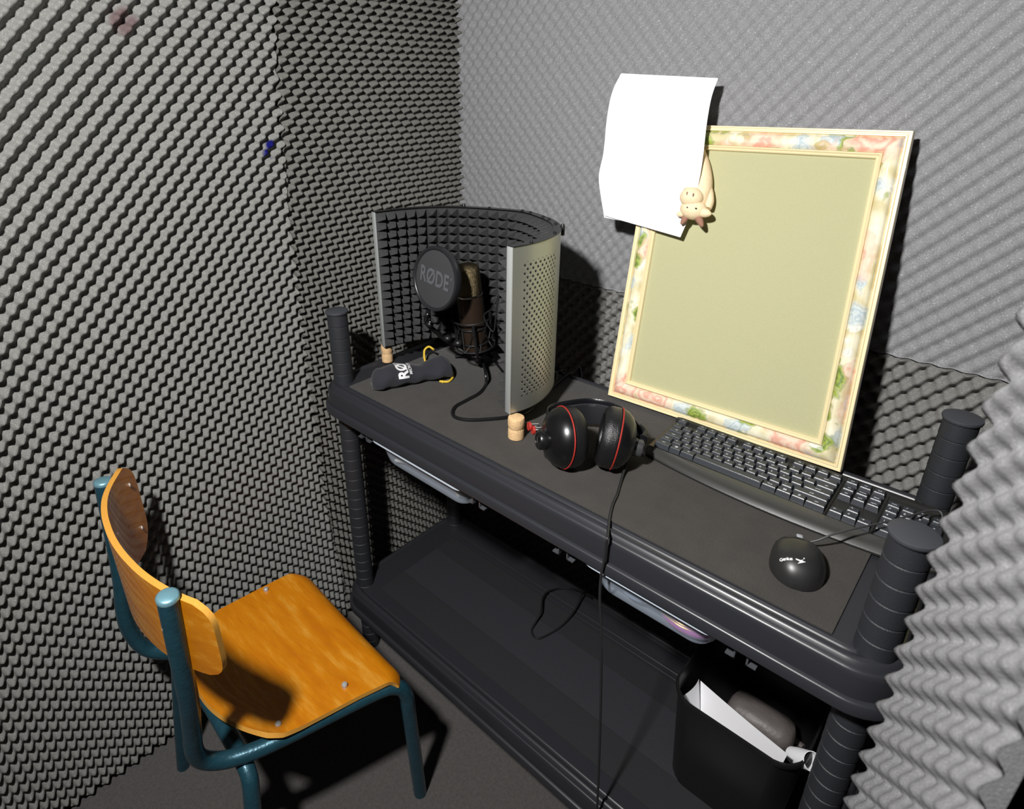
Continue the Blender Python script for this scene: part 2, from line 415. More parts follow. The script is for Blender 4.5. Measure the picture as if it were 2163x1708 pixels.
def floral():
    m = mat('floral_fabric', (226, 214, 170), .45, bump=.3, bscale=1200, coat=.15)
    nt = m.node_tree; n = nt.nodes; L = nt.links; b = n['Principled BSDF']
    tc = [x for x in n if x.type == 'TEX_COORD'][0]
    no = n.new('ShaderNodeTexNoise'); no.inputs['Scale'].default_value = 42; L.new(tc.outputs['Object'], no.inputs['Vector'])
    mx = n.new('ShaderNodeMix'); mx.data_type = 'RGBA'; mx.blend_type = 'LINEAR_LIGHT'; mx.inputs[0].default_value = .022
    L.new(tc.outputs['Object'], mx.inputs[6]); L.new(no.outputs['Color'], mx.inputs[7])
    def layer(col, scale, seed, stops, edge0, edge1, target, prob):
        mp = n.new('ShaderNodeMapping'); mp.inputs['Location'].default_value = (seed, seed * 1.7, seed * .3); L.new(mx.outputs[2], mp.inputs['Vector'])
        vo = n.new('ShaderNodeTexVoronoi'); vo.inputs['Scale'].default_value = scale; L.new(mp.outputs['Vector'], vo.inputs['Vector'])
        sp = n.new('ShaderNodeSeparateColor'); L.new(vo.outputs['Color'], sp.inputs['Color'])
        th = n.new('ShaderNodeMath'); th.operation = 'LESS_THAN'; th.inputs[1].default_value = prob; L.new(sp.outputs['Red'], th.inputs[0])
        mr = n.new('ShaderNodeMapRange'); mr.inputs['From Min'].default_value = edge0; mr.inputs['From Max'].default_value = edge1
        mr.inputs['To Min'].default_value = 1; mr.inputs['To Max'].default_value = 0; L.new(vo.outputs['Distance'], mr.inputs['Value'])
        mu = n.new('ShaderNodeMath'); mu.operation = 'MULTIPLY'; L.new(th.outputs[0], mu.inputs[0]); L.new(mr.outputs['Result'], mu.inputs[1])
        # petal rings
        wv = n.new('ShaderNodeMath'); wv.operation = 'MULTIPLY'; wv.inputs[1].default_value = stops[2]; L.new(vo.outputs['Distance'], wv.inputs[0])
        sn = n.new('ShaderNodeMath'); sn.operation = 'SINE'; L.new(wv.outputs[0], sn.inputs[0])
        m2 = n.new('ShaderNodeMapRange'); m2.inputs['From Min'].default_value = -1; L.new(sn.outputs[0], m2.inputs['Value'])
        c2 = n.new('ShaderNodeMix'); c2.data_type = 'RGBA'; c2.inputs[6].default_value = lin(stops[0]); c2.inputs[7].default_value = lin(stops[1]); L.new(m2.outputs['Result'], c2.inputs[0])
        out = n.new('ShaderNodeMix'); out.data_type = 'RGBA'; L.new(mu.outputs[0], out.inputs[0]); L.new(col, out.inputs[6]); L.new(c2.outputs[2], out.inputs[7])
        return out.outputs[2]
    n2 = n.new('ShaderNodeTexNoise'); n2.inputs['Scale'].default_value = 30; L.new(tc.outputs['Object'], n2.inputs['Vector'])
    cr = n.new('ShaderNodeValToRGB'); e = cr.color_ramp.elements
    e[0].position = .35; e[0].color = lin((208, 196, 150)); e[1].position = .6; e[1].color = lin((238, 232, 206)); L.new(n2.outputs['Fac'], cr.inputs['Fac'])
    c = cr.outputs['Color']
    c = layer(c, 24, 3.1, ((176, 192, 196), (206, 214, 212), 40), .35, .6, None, .40)
    c = layer(c, 27, 7.7, ((160, 176, 78), (112, 134, 66), 30), .36, .56, None, .55)
    c = layer(c, 12.5, 1.4, ((226, 168, 146), (238, 208, 184), 34), .34, .60, None, .45)
    c = layer(c, 36, 5.2, ((240, 238, 226), (220, 220, 206), 40), .26, .46, None, .25)
    L.new(c, b.inputs['Base Color'])
    return m
FLORAL = floral()
FLK = mat('yellow_fleck', (232, 226, 130), .8)
canv = mat('olive_canvas', (186, 184, 144), .9, bump=.5, bscale=1800, var=.06, vscale=500)
fr = MB().rings(list(map(list, zip(*zip(*moulding([(.0, -.012), (.0, .006), (.001, .008), (.003, .008), (.0035, .006), (.005, .006), (.0065, .008), (.0085, .008), (.0095, .004)]))))), False, False).build('frame', cream, bd)
MB().rings(moulding([(.0095, .004), (.012, .008), (.016, .0115), (.021, .013), (.026, .012), (.0300, .0095), (.0325, .006)]), False, False).build('floral_band', FLORAL, fr)
MB().rings(moulding([(.0325, .005), (.0335, .009), (.0355, .0105), (.037, .009), (.0378, .007), (.0395, .0085), (.041, .007), (.042, .000)]), False, False).build('inner_moulding', cream, fr)
MB().add([bp_(.03, .03, .001), bp_(Wb - .03, .03, .001), bp_(Wb - .03, Hb - .03, .001), bp_(.03, Hb - .03, .001)], [(0, 1, 2, 3)]).build('canvas_panel', canv, bd)
MB().add([bp_(.001, .001, -.012), bp_(Wb - .001, .001, -.012), bp_(Wb - .001, Hb - .001, -.012), bp_(.001, Hb - .001, -.012)], [(0, 1, 2, 3)]).build('backing_board', mat('hardboard', (120, 96, 70), .8), bd)
for q in ((1709, 615), (1590, 856), (1760, 628)):
    d = ray(*q); t = (bn.dot(bc[0] + bn * .0015) - bn.dot(Vector(CP))) / bn.dot(Vector(d)); c = Vector(CP) + Vector(d) * t
    MB().ball(c, (.0016, .0008, .0012), 6, 4).build('paint_fleck', FLK, bd)

def onboard(x, y, h=0.0):
    d = Vector(ray(x, y)); t = (bn.dot(bc[0] + bn * h) - bn.dot(Vector(CP))) / bn.dot(d)
    return Vector(CP) + d * t

# paper sheets clipped to the board
def sheet(name, rows, m, label, cat, thick=.0004, k=8, nx=14, group=None):
    """rows: list of ((xl,yl,Y),(xr,yr,Y),bulge)"""
    Lp = catmull([ony(*r[0]) for r in rows], k); Rp = catmull([ony(*r[1]) for r in rows], k)
    bu = catmull([Vector((r[2], 0, 0)) for r in rows], k)
    g = []
    for a, b_, c in zip(Lp, Rp, bu):
        g.append([a.lerp(b_, t) + Vector((0, -c.x * 4 * t * (1 - t), 0)) for t in [i / nx for i in range(nx + 1)]])
    b = MB(); nr = len(g); n = nx + 1
    front = [p for r in g for p in r]; back = [p + Vector((0, thick, 0)) for p in front]
    fs = []
    for i in range(nr - 1):
        for j in range(nx):
            a = i * n + j; fs.append((a, a + 1, a + n + 1, a + n)); o_ = nr * n
            fs.append((a + o_, a + n + o_, a + n + 1 + o_, a + 1 + o_))
    edge = [j for j in range(n)] + [i * n + n - 1 for i in range(1, nr)] + [(nr - 1) * n + j for j in range(n - 2, -1, -1)] + [i * n for i in range(nr - 2, 0, -1)]
    for a, c in zip(edge, edge[1:] + edge[:1]): fs.append((a, a + nr * n, c + nr * n, c))
    b.add(front + back, fs)
    o = b.build(name, m); return tag(o, label, cat, group)
def by(x, y, h): return onboard(x, y, h).y
sheet('paper_sheet', [((1312, 155, .452), (1517, 165, .448), 0), ((1293, 195, .446), (1503, 205, .436), 0), ((1282, 250, .436), (1493, 260, .420), 0), ((1275, 320, .424), (1485, 330, .404), 0), ((1265, 372, .410), (1477, 380, .394), .0), ((1270, 420, .402), (1462, 440, .390), 0), ((1276, 455, .396), (1437, 501, .378), .0)],
      PAPER, 'blank white paper sheet hanging over the upper left pin board corner, curling at top', 'paper')
sheet('paper_sheet', [((1290, 300, .432), (1480, 320, .416), 0), ((1272, 372, .4145), (1472, 384, .3985), 0), ((1273, 430, .405), (1455, 445, .395), 0), ((1276, 459, .3995), (1432, 490, .385), 0)],
      PAPER, 'second white sheet behind the front one, only its lower left edge showing', 'paper', group=None)

# toy clip hanging upside down
clay = mat('toy_cream', (238, 214, 176), .7, bump=.3, bscale=300, var=.12, vscale=120)
clayd = mat('toy_brown', (150, 110, 90), .8)
tz = lambda x, y, h: onboard(x, y, h)
tc0 = tz(1470, 400, .02)
toy = thing('toy_clip', tc0, 'cream clay cow figure hanging head-down as a clip on the paper edge', 'toy')
rt = (bc[1] - bc[0]).normalized(); up = (bc[3] - bc[0]).normalized(); R3 = Matrix((rt, -bn, up)).transposed()
b = MB()
b.tube([tz(1468, 330, .018), tz(1480, 352, .020), tz(1486, 380, .022), tz(1482, 405, .024), tz(1470, 425, .026)], lambda t: .0195 - .006 * math.sin(t * PI) + .003 * t, 14, 5)
b.ball(tz(1466, 343, .020), (.024, .018, .020), rot=R3)
b.tube([tz(1488, 385, .020), tz(1496, 405, .022), tz(1499, 425, .024), tz(1495, 440, .028)], lambda t: .0095 - .003 * t, 10, 5)
b.tube([tz(1478, 392, .026), tz(1460, 398, .030), tz(1450, 405, .036)], lambda t: .0085 - .0015 * t, 10, 5)
b.build('body', clay, toy, angle=60)
b = MB().ball(tz(1465, 442, .034), (.0235, .019, .0185), 20, 14, rot=R3).ball(tz(1461, 417, .040), (.0205, .017, .0175), 20, 14, rot=R3)
hd = b.build('head', clay, toy, angle=60)
for x, y in ((1451, 408), (1464, 411)): MB().ball(tz(x, y, .0572), (.0011, .001, .003), 8, 6, rot=R3).build('nostril', clayd, hd)
for x, y in ((1452, 438), (1470, 440)): MB().ball(tz(x, y, .0520), (.0018, .0014, .0014), 8, 6, rot=R3).build('eye', DARK, hd)
MB().tube([tz(1452, 447, .036), tz(1438, 452, .038), tz(1429, 452, .040)], lambda t: .0060 * math.sin(PI * (.25 + .70 * t)), 10, 5).build('ear', clay, hd, angle=60)
MB().tube([tz(1478, 448, .036), tz(1491, 450, .038), tz(1502, 453, .040)], lambda t: .0085 * math.sin(PI * (.25 + .70 * t)), 10, 5).build('ear', clay, hd, angle=60)
MB().tube([tz(1452, 452, .036), tz(1446, 463, .038), tz(1439, 474, .040)], lambda t: .0062 * math.sin(PI * (.3 + .62 * t)), 10, 5).build('horn', clayd, hd, angle=60)
MB().tube([tz(1472, 455, .036), tz(1478, 466, .038), tz(1484, 479, .040)], lambda t: .0065 * math.sin(PI * (.3 + .62 * t)), 10, 5).build('horn', clayd, hd, angle=60)

# ------------------------------------------------------------------ microphone screen on corks
def cork(x, y, label, k):
    prof = [(.0093, 0), (.0104, .0015), (.0105, .016), (.0100, .0195), (.0096, .0210), (.0101, .0230), (.0108, .0265), (.0109, .038), (.0102, .0415), (.0090, .0425)]
    o = MB().lathe((x, y, TZ), (0, 0, 1), [(a * k, b_) for a, b_ in prof], 24).build('cork', CORK)
    tag(o, label, 'cork', 'corks propping the microphone screen')
c1 = onz(813, 765, TZ); c2 = onz(1087, 927, TZ)
c1.y += .008; c2.y += .006; c2.x -= .002
cork(c1.x, c1.y, 'wine cork under the far left end of the microphone screen', 1.2)
cork(c2.x, c2.y, 'wine cork under the near right end of the screen, beside the headphones', 1.38)
ZB, ZT = TZ + .0435, .346
plan = [(-.002, .112), (.012, .165), (.040, .222), (.090, .268), (.160, .300), (.235, .318), (.310, .292), (.362, .258), (.398, .214), (.418, .160), (.422, .112), (.413, .067)]
arc = catmull([Vector((x, y, 0)) for x, y in plan], 14)
# arc-length resample
def resample(P, step=None, n=None):
    d = [0]
    for a, b_ in zip(P, P[1:]): d.append(d[-1] + (b_ - a).length)
    n = n or int(round(d[-1] / step)); out = []; j = 0
    for i in range(n + 1):
        s = d[-1] * i / n
        while j < len(P) - 2 and d[j + 1] < s: j += 1
        t = (s - d[j]) / max(1e-9, d[j + 1] - d[j]); out.append(P[j].lerp(P[j + 1], min(1, t)))
    return out, d[-1]
scr = thing('microphone_screen', ((.21, .20, TZ + .0435)), 'curved silver reflection screen lined with black pyramid foam, around the microphone', 'reflection filter')
NA = 160; A2, LA = resample(arc, n=NA)
def nrm(i, P):
    a = P[max(i - 1, 0)]; b_ = P[min(i + 1, len(P) - 1)]; t = (b_ - a).normalized()
    return Vector((t.y, -t.x, 0))          # towards the inside of the curve
def holes_mat():
    m = mat('perforated_aluminium', (182, 184, 178), .42, metal=.85)
    nt = m.node_tree; n = nt.nodes; L = nt.links; b = n['Principled BSDF']
    uv = n.new('ShaderNodeUVMap'); sep = n.new('ShaderNodeSeparateXYZ'); L.new(uv.outputs['UV'], sep.inputs[0])
    def mth(op, a, b_=None, c=None):
        x = n.new('ShaderNodeMath'); x.operation = op
        for i, q in enumerate((a, b_, c)):
            if q is None: continue
            if isinstance(q, (int, float)): x.inputs[i].default_value = q
            else: L.new(q, x.inputs[i])
        return x.outputs[0]
    px, pz = .0122, .0140
    u = mth('DIVIDE', sep.outputs['X'], px); v = mth('DIVIDE', sep.outputs['Y'], pz)
    def dist(du, dv):
        a = mth('SUBTRACT', mth('FRACT', mth('ADD', u, du)), .5); c = mth('SUBTRACT', mth('FRACT', mth('ADD', v, dv)), .5)
        return mth('SQRT', mth('ADD', mth('POWER', mth('MULTIPLY', a, px), 2), mth('POWER', mth('MULTIPLY', c, pz), 2)))
    d = mth('MINIMUM', dist(0, 0), dist(.5, .5))
    inh = mth('LESS_THAN', d, .0021)
    # perforated field only
    f1 = mth('MULTIPLY', mth('GREATER_THAN', sep.outputs['Z'], -1), mth('MULTIPLY', mth('GREATER_THAN', sep.outputs['Y'], .028), mth('LESS_THAN', sep.outputs['Y'], .272)))
    us = mth('PINGPONG', sep.outputs['X'], 99)
    f2 = mth('MULTIPLY', mth('GREATER_THAN', us, .022), mth('LESS_THAN', us, .118))
    mask = mth('MULTIPLY', inh, mth('MULTIPLY', f1, f2))
    mx = n.new('ShaderNodeMix'); mx.data_type = 'RGBA'; mx.inputs[6].default_value = lin((182, 184, 178)); mx.inputs[7].default_value = (.006, .006, .006, 1); L.new(mask, mx.inputs[0])
    L.new(mx.outputs[2], b.inputs['Base Color'])
    inv = mth('MULTIPLY', mth('SUBTRACT', 1, mask), .82); L.new(inv, b.inputs['Metallic'])
    L.new(mth('MULTIPLY_ADD', mask, .45, .42), b.inputs['Roughness'])
    sm = n.new('ShaderNodeMapRange'); sm.inputs['From Min'].default_value = .0020; sm.inputs['From Max'].default_value = .0030; L.new(d, sm.inputs['Value'])
    bp = n.new('ShaderNodeBump'); bp.inputs['Strength'].default_value = .6; bp.inputs['Distance'].default_value = .001
    hh = mth('MULTIPLY', mth('SUBTRACT', 1, sm.outputs['Result']), mth('MULTIPLY', f1, f2))
    L.new(mth('SUBTRACT', 1, hh), bp.inputs['Height']); L.new(bp.outputs['Normal'], b.inputs['Normal'])
    return m
HOLES = holes_mat()
def shell(i0, i1, name='side_panel'):
    t = .0022; b = MB(); rs = []; ss = []
    for i in range(i0, i1 + 1):
        p = A2[i]; q = nrm(i, A2)
        rs.append([Vector((p.x, p.y, ZB)), Vector((p.x, p.y, ZT)), Vector((p.x, p.y, ZT)) + q * t, Vector((p.x, p.y, ZB)) + q * t])
        ss.append((i1 - i) * LA / NA)
    # folded end flange
    b.rings(rs, True, True)
    o = b.build(name, HOLES, scr, angle=40)
    me = o.data; uvl = me.uv_layers.new(name='UVMap')
    off = world_loc(scr)
    key = {}
    for i, r in enumerate(rs):
        for p in r: key[(round(p.x, 5), round(p.y, 5))] = ss[i]
    for lp in me.loops:
        co = me.vertices[lp.vertex_index].co + off
        uvl.data[lp.index].uv = (key.get((round(co.x, 5), round(co.y, 5)), 0), co.z - ZB)
    return o
i_a, i_b = 46, 118
shell(0, i_a); shell(i_a + 1, i_b - 1, 'centre_panel'); pr_ = shell(i_b, NA)
# end flanges
for i in (0, NA):
    p = A2[i]; q = nrm(i, A2)
    c = Vector((p.x, p.y, (ZB + ZT) / 2)) + q * .0062 + (p - A2[2 if i == 0 else NA - 2]).normalized() * .0012
    MB().box(c, (.0028, .014, ZT - ZB), Matrix.Rotation(math.atan2(-q.x, q.y), 3, 'Z'), bev=.0006).build('end_flange', ALU, scr)
# pyramid liner
lin_m = foam_mat('screen_foam', (62, 63, 63))
rows = 16; ph_ = (ZT - ZB - .004) / rows
Ain = [A2[i] + nrm(i, A2) * .0026 for i in range(NA + 1)]
Bse = [A2[i] + nrm(i, A2) * .013 for i in range(NA + 1)]
ncol = 29
Bs, LB = resample(Bse, n=ncol)
b = MB()
for r in range(rows):
    z0 = ZB + .002 + r * ph_; z1 = z0 + ph_
    for c in range(ncol):
        p, q = Bs[c], Bs[c + 1]; n_ = Vector(((q - p).y, -(q - p).x, 0)).normalized(); m_ = (p + q) / 2 + n_ * .024
        vs = [Vector((p.x, p.y, z0)), Vector((q.x, q.y, z0)), Vector((q.x, q.y, z1)), Vector((p.x, p.y, z1)), Vector((m_.x, m_.y, (z0 + z1) / 2))]
        b.add(vs, [(0, 1, 4), (1, 2, 4), (2, 3, 4), (3, 0, 4)])
Ar, _ = resample(Ain, n=ncol)
rs = [[Vector((a.x, a.y, ZB + .002)), Vector((a.x, a.y, ZT - .002)), Vector((c.x, c.y, ZT - .002)), Vector((c.x, c.y, ZB + .002))] for a, c in zip(Ar, Bs)]
vs = [p for r_ in rs for p in r_]; fs = []
for i in range(len(rs) - 1):
    for j in (0, 1, 3): fs.append((i * 4 + j, i * 4 + (j + 1) % 4, (i + 1) * 4 + (j + 1) % 4, (i + 1) * 4 + j))
fs += [(0, 1, 2, 3), tuple(len(vs) - 4 + k for k in (3, 2, 1, 0))]
pe = Bs[-1]; ne = Vector(((Bs[-1] - Bs[-2]).y, -(Bs[-1] - Bs[-2]).x, 0)).normalized(); te = (Bs[-1] - Bs[-2]).normalized() * .0025
b.add(vs, fs)
for r in range(rows):
    z0 = ZB + .002 + r * ph_; z1 = z0 + ph_
    t3 = [Vector((pe.x, pe.y, z0)), Vector((pe.x, pe.y, z1)), Vector((pe.x, pe.y, (z0 + z1) / 2)) + ne * .023]
    b.add([q + te for q in t3] + [q - te for q in t3], [(0, 1, 2), (5, 4, 3), (0, 2, 5, 3), (1, 4, 5, 2)])
b.build('foam_liner', lin_m, scr, smooth=False, fixn=False)
# top and bottom trims with bolts
for z, nm in ((ZT, 'top_trim'), (ZB, 'bottom_trim')):
    sgn = 1 if nm == 'top_trim' else -1
    rs = []
    for i in range(0, NA + 1, 2):
        p, q = A2[i], nrm(i, A2)
        a = p - q * .0012; c = p + q * .0135
        z2 = z + sgn * .0014
        rs.append([Vector((a.x, a.y, z)), Vector((a.x, a.y, z2)), Vector((c.x, c.y, z2)), Vector((c.x, c.y, z))])
    MB().rings(rs).build(nm, GLOSS, scr, angle=40)
for i in (10, 30, 60, 78, 84, 96, 102, 112, 130, 150):
    p = A2[i] + nrm(i, A2) * .006
    MB().lathe((p.x, p.y, ZT + .001), (0, 0, 1), [(.0032, 0), (.0032, .0015), (.002, .003), (.0004, .0032)], 12).build('bolt', RUBBER, scr)
for i in (i_a, i_b):
    p = A2[i] - nrm(i, A2) * .003
    MB().lathe((p.x, p.y, ZT - .014), (0, 0, 1), [(.0042, 0), (.0042, .017), (.003, .020), (.0005, .0202)], 14).build('hinge', DARK, scr)
    MB().lathe((p.x, p.y, ZB - .004), (0, 0, 1), [(.0042, 0), (.0042, .016)], 14).build('hinge', DARK, scr)
# rear bracket foot
MB().box((.300, .312, TZ + .0255), (.03, .012, .047), bev=.002).box((.300, .325, TZ + .004), (.05, .045, .006), bev=.002).build('bracket', GLOSS, scr)

# ------------------------------------------------------------------ microphone, stand, pop shield
mp = lambda x, y, Y: ony(x, y, Y)
nick = mat('nickel_bronze', (70, 56, 46), .36, metal=.6)
mesh_m = mat('grille_mesh', (128, 114, 86), .30, metal=1, bump=1.0, bscale=700)
top = mp(983, 560, .195); bot = mp(1006, 738, .215)
ax = (bot - top).normalized(); Lm = (bot - top).length
mic = thing('microphone', bot, 'bronze studio condenser microphone standing tilted inside the foam-lined screen', 'microphone')
r_ = .0275
MB().lathe(top, ax, [(.001, -.001), (r_ * .70, .000), (r_ * .93, .004), (r_, .010), (r_, .060)], 32, cap1=False).build('grille', mesh_m, mic)
MB().lathe(top + ax * .060, ax, [(r_ * 1.04, -.001), (r_ * 1.06, .001), (r_ * 1.04, .003)], 32, cap0=False, cap1=False).build('band', CHROME, mic)
MB().lathe(top + ax * .0625, ax, [(r_ * 1.0, 0), (r_ * 1.0, Lm - .075), (r_ * .92, Lm - .066), (r_ * .45, Lm - .064), (r_ * .42, Lm - .055)], 32).build('body', nick, mic)
# shock mount: two hoops, zig-zag strands
sm = thing('shock_mount', bot, 'black wire shock mount gripping the lower end of the bronze microphone', 'microphone mount')
def hoop(c, a, R, r, nm, parent, m=RUBBER):
    x = a.orthogonal().normalized(); y = a.cross(x)
    return MB().tube([c + (x * math.cos(t) + y * math.sin(t)) * R for t in [2 * PI * k / 24 for k in range(24)]], r, 8, 1, closed=True).build(nm, m, parent)
h1c = top + ax * (Lm * .60); h2c = top + ax * (Lm * .94)
hoop(h1c, ax, .041, .0019, 'hoop', sm); hoop(h2c, ax, .041, .0019, 'hoop', sm)
hoop(top + ax * (Lm * .70), ax, r_ * 1.10, .0022, 'inner_ring', sm); hoop(top + ax * (Lm * .88), ax, r_ * 1.10, .0022, 'inner_ring', sm)
x = ax.orthogonal().normalized(); y = ax.cross(x)
dirn = lambda t: x * math.cos(t) + y * math.sin(t)
for k in range(8):
    t = 2 * PI * k / 8
    MB().tube([h1c + dirn(t) * .044, top + ax * (Lm * .88) + dirn(t + .39) * r_ * 1.1, h2c + dirn(t + .6) * .044, top + ax * (Lm * .70) + dirn(t + .9) * r_ * 1.1], .0009, 6, 1).build('strand', RUBBER, sm)
for k in range(3):
    t = 2 * PI * k / 3 + .5
    MB().tube([h1c + dirn(t) * .044, (h1c + h2c) / 2 + dirn(t) * .044, h2c + dirn(t) * .044, h2c + ax * .02 + dirn(t) * .026], .0030, 8, 4).build('rib', DARK, sm)
# arm, clamp and knobs to the pop shield
pc = mp(920, 589, .118)
pn = Vector((-.02, -1, .16)).normalized(); px_ = Vector((1, -.02, 0)).normalized(); py_ = px_.cross(pn) * -1
if py_.z < 0: py_ = -py_
px_ = (px_ - pn * px_.dot(pn) - py_ * .10).normalized()
PR = .0605
pop = thing('pop_filter', pc - py_ * PR, 'round black pop filter with grey brand lettering in front of the microphone', 'pop filter')
fabric = mat('filter_mesh', (50, 51, 53), .75, bump=.5, bscale=2500)
MB().lathe(pc, pn, [(PR - .001, -.002), (PR * .98, .001), (PR * .6, .0025), (.001, .003)], 56).build('mesh_disc', fabric, pop, angle=60)
MB().lathe(pc, pn, [(PR - .0035, -.010), (PR + .0015, -.010), (PR + .003, -.006), (PR + .003, .002), (PR + .0018, .005), (PR - .0005, .0055), (PR - .0035, .004), (PR - .0045, .001), (PR - .0035, -.010)], 72, cap0=False, cap1=False).build('rim', mat('satin_black', (34, 35, 37), .3), pop, angle=50)
vs, fs = text_polys('RØDE', .034, .0009, 1.02)
b = MB().add([pc + px_ * (v.x * .92) + py_ * (v.y * 1.25 + .001) + pn * (.0026 + .0012) for v in vs], fs)
b.build('lettering', mat('grey_print', (76, 78, 82), .8), pop, smooth=False)
vs, fs = text_polys('®', .007, 0, 1)
MB().add([pc + px_ * (v.x + .047) + py_ * (v.y + .012) + pn * .0034 for v in vs], fs).build('lettering', mat('grey_print_small', (98, 100, 104), .7), pop, smooth=False)
arm = [mp(905, 657, .120), mp(901, 680, .128), mp(920, 700, .150), mp(950, 722, .175), mp(985, 735, .195)]
MB().tube(arm, .0052, 10, 5).build('arm', GLOSS, pop, angle=60)
for q, rr in (((903, 664, .118), .006), ((908, 684, .128), .008), ((946, 714, .160), .009), ((968, 724, .175), .010)):
    MB().ball(mp(*q), (rr, rr, rr * .8), 14, 8).build('knob', DARK, pop)
MB().ball(mp(903, 664, .110), .0022, 10, 6).build('screw', CHROME, pop); MB().ball(mp(908, 680, .117), .0026, 10, 6).build('screw', CHROME, pop)
# desk stand
st = onz(1010, 765, TZ)
sp0 = Vector((st.x + .01, st.y + .02, TZ))
stand = thing('microphone_stand', sp0, 'low black tripod desk stand under the bronze microphone', 'microphone stand')
jt = h2c + ax * .030
MB().tube([sp0 + Vector((0, 0, .020)), Vector((sp0.x, sp0.y, TZ + .045)), jt + Vector((0, 0, -.012))], .0048, 10, 4).build('pole', GLOSS, stand)
MB().ball(sp0 + Vector((0, 0, .022)), (.011, .011, .008), 14, 8).build('hub', GLOSS, stand)
MB().ball(jt, (.012, .012, .011), 14, 8).build('clamp', DARK, stand)
for a in (-.35, 1.9, 3.7):
    e = sp0 + Vector((math.cos(a) * .075, math.sin(a) * .075, .0045))
    MB().tube([sp0 + Vector((0, 0, .020)), sp0.lerp(e, .5) + Vector((0, 0, .012)), e], .0038, 8, 4).build('leg', GLOSS, stand)
# microphone cable
zc = TZ + .0034
plug = bot + ax * .004
MB_c = [bot + ax * .002, mp(1020, 765, .225), onz(1026, 790, zc + .02), onz(1026, 812, zc), onz(1012, 830, zc), onz(985, 845, zc), onz(960, 860, zc), onz(958, 878, zc), onz(985, 886, zc), onz(1030, 885, zc), onz(1075, 880, zc), Vector((.385, .150, zc)), Vector((.372, .210, zc)), Vector((.352, .300, zc)), Vector((.345, .350, zc)), Vector((.345, .385, .002)), Vector((.345, .398, -.12))]
o = MB().tube(MB_c, .0032, 10, 6).build('microphone_cable', mat('cable_black', (22, 22, 23), .3)); tag(o, 'thick black microphone cable looping on the shelf inside the silver screen', 'cable')
tag(MB().tube([mp(1052, 620, .22), mp(1040, 650, .21), mp(1022, 668, .205), mp(1042, 700, .21), mp(1048, 660, .215), mp(1054, 625, .22)], .0017, 8, 5).build('cord_loop', RUBBER), 'thin black cord looped beside the bronze microphone, against the foam', 'cord')

# ------------------------------------------------------------------ drawstring bag
cloth = mat('black_cotton', (35, 36, 43), .95, bump=.5, bscale=220, sheen=.1)
a0 = onz(800, 802, TZ); a1 = onz(940, 782, TZ)
a0 = Vector((.052, .062, TZ)); a1 = Vector((.150, .188, TZ))
a0 = onz(797, 806, TZ + .015); a1 = onz(938, 775, TZ + .02)
a0.z = a1.z = 0
bt = (a1 - a0); BL = bt.length; bt.normalize(); bs = Vector((-bt.y, bt.x, 0))
bag = thing('drawstring_bag', (a0 + a1) / 2 + Vector((0, 0, TZ)), 'small black drawstring bag with white lettering and yellow cord ends on the shelf', 'bag')
secs = [(-.012, .010, .010, .0), (-.006, .022, .017, 0), (.004, .029, .021, 0), (.025, .030, .023, -.001), (.050, .028, .022, -.001), (.078, .026, .019, 0), (.100, .026, .017, .0), (.118, .031, .018, 0), (.135, .036, .021, .002), (.150, .038, .022, .003), (.158, .036, .019, .003)]
sc = BL / .150
def bsec(s):
    return [interp([(q[0], q[k]) for q in secs], s / sc) for k in (1, 2, 3)]
def bagpt(s, th, off=0.0):
    w_, h_, sh = bsec(s); wob = 1 + .05 * math.sin(s * 160 + th * 2) + .04 * math.sin(s * 90 - th * 3)
    z = (h_ * wob + off) * math.sin(th) + h_
    x_ = (w_ * wob + off) * math.cos(th)
    return a0 + bt * s + bs * (x_ + sh) + Vector((0, 0, TZ + max(z, .0005)))
N_ = 36; rs = []
for i in range(41):
    s = (-.012 + (.158 + .012) * i / 40) * sc
    rs.append([bagpt(s, 2 * PI * k / N_) for k in range(N_)])
inner = [[bagpt(.158 * sc - d, 2 * PI * k / N_, -.003) for k in range(N_)] for d in (.0, .012, .03)]
MB().rings(rs + inner, True, True).build('pouch', cloth, bag, angle=70)
def bag_text(t_, size, s0, th0, nm, bold, sy=1.0):
    vs, fs = text_polys(t_, size, bold)
    bm = bmesh.new(); vv = [bm.verts.new(v) for v in vs]
    for f in fs:
        try: bm.faces.new([vv[i] for i in f])
        except ValueError: pass
    bmesh.ops.subdivide_edges(bm, edges=[e for e in bm.edges if e.calc_length() > .003], cuts=3, use_grid_fill=False)
    bmesh.ops.triangulate(bm, faces=bm.faces[:])
    bm.verts.index_update()
    out = [bagpt(s0 - v.co.y * sy, th0 - v.co.x / .026, .0011) for v in bm.verts]
    MB().add(out, [[v.index for v in f.verts] for f in bm.faces]).build(nm, WHT, bag, smooth=False); bm.free()
# reading direction runs around the bag, letter tops towards the closed end
bag_text('RØDE', .031, .052 * sc, 1.42, 'lettering', .0011, 1.0)
bag_text('MICROPHONES', .0092, .0685 * sc, 1.42, 'lettering', .0002, 1.0)
yel = mat('yellow_cord', (226, 190, 60), .6, bump=.5, bscale=900)
cw = onz(918, 742, TZ + .03); 
MB().tube([onz(916, 738, .035), onz(906, 732, .037), onz(897, 739, .030), onz(896, 752, .020), onz(897, 758, .014), onz(898, 763, .010)], .0024, 8, 6).ball(onz(897, 756, .015), .0034, 10, 6).build('drawstring', yel, bag, angle=60)
MB().tube([onz(949, 780, .020), onz(956, 786, .014), onz(956, 797, .008), onz(948, 805, .0065), onz(938, 806, .0065), onz(929, 805, .0065)], .0024, 8, 6).ball(onz(935, 806, .0068), .0034, 10, 6).build('drawstring', yel, bag, angle=60)

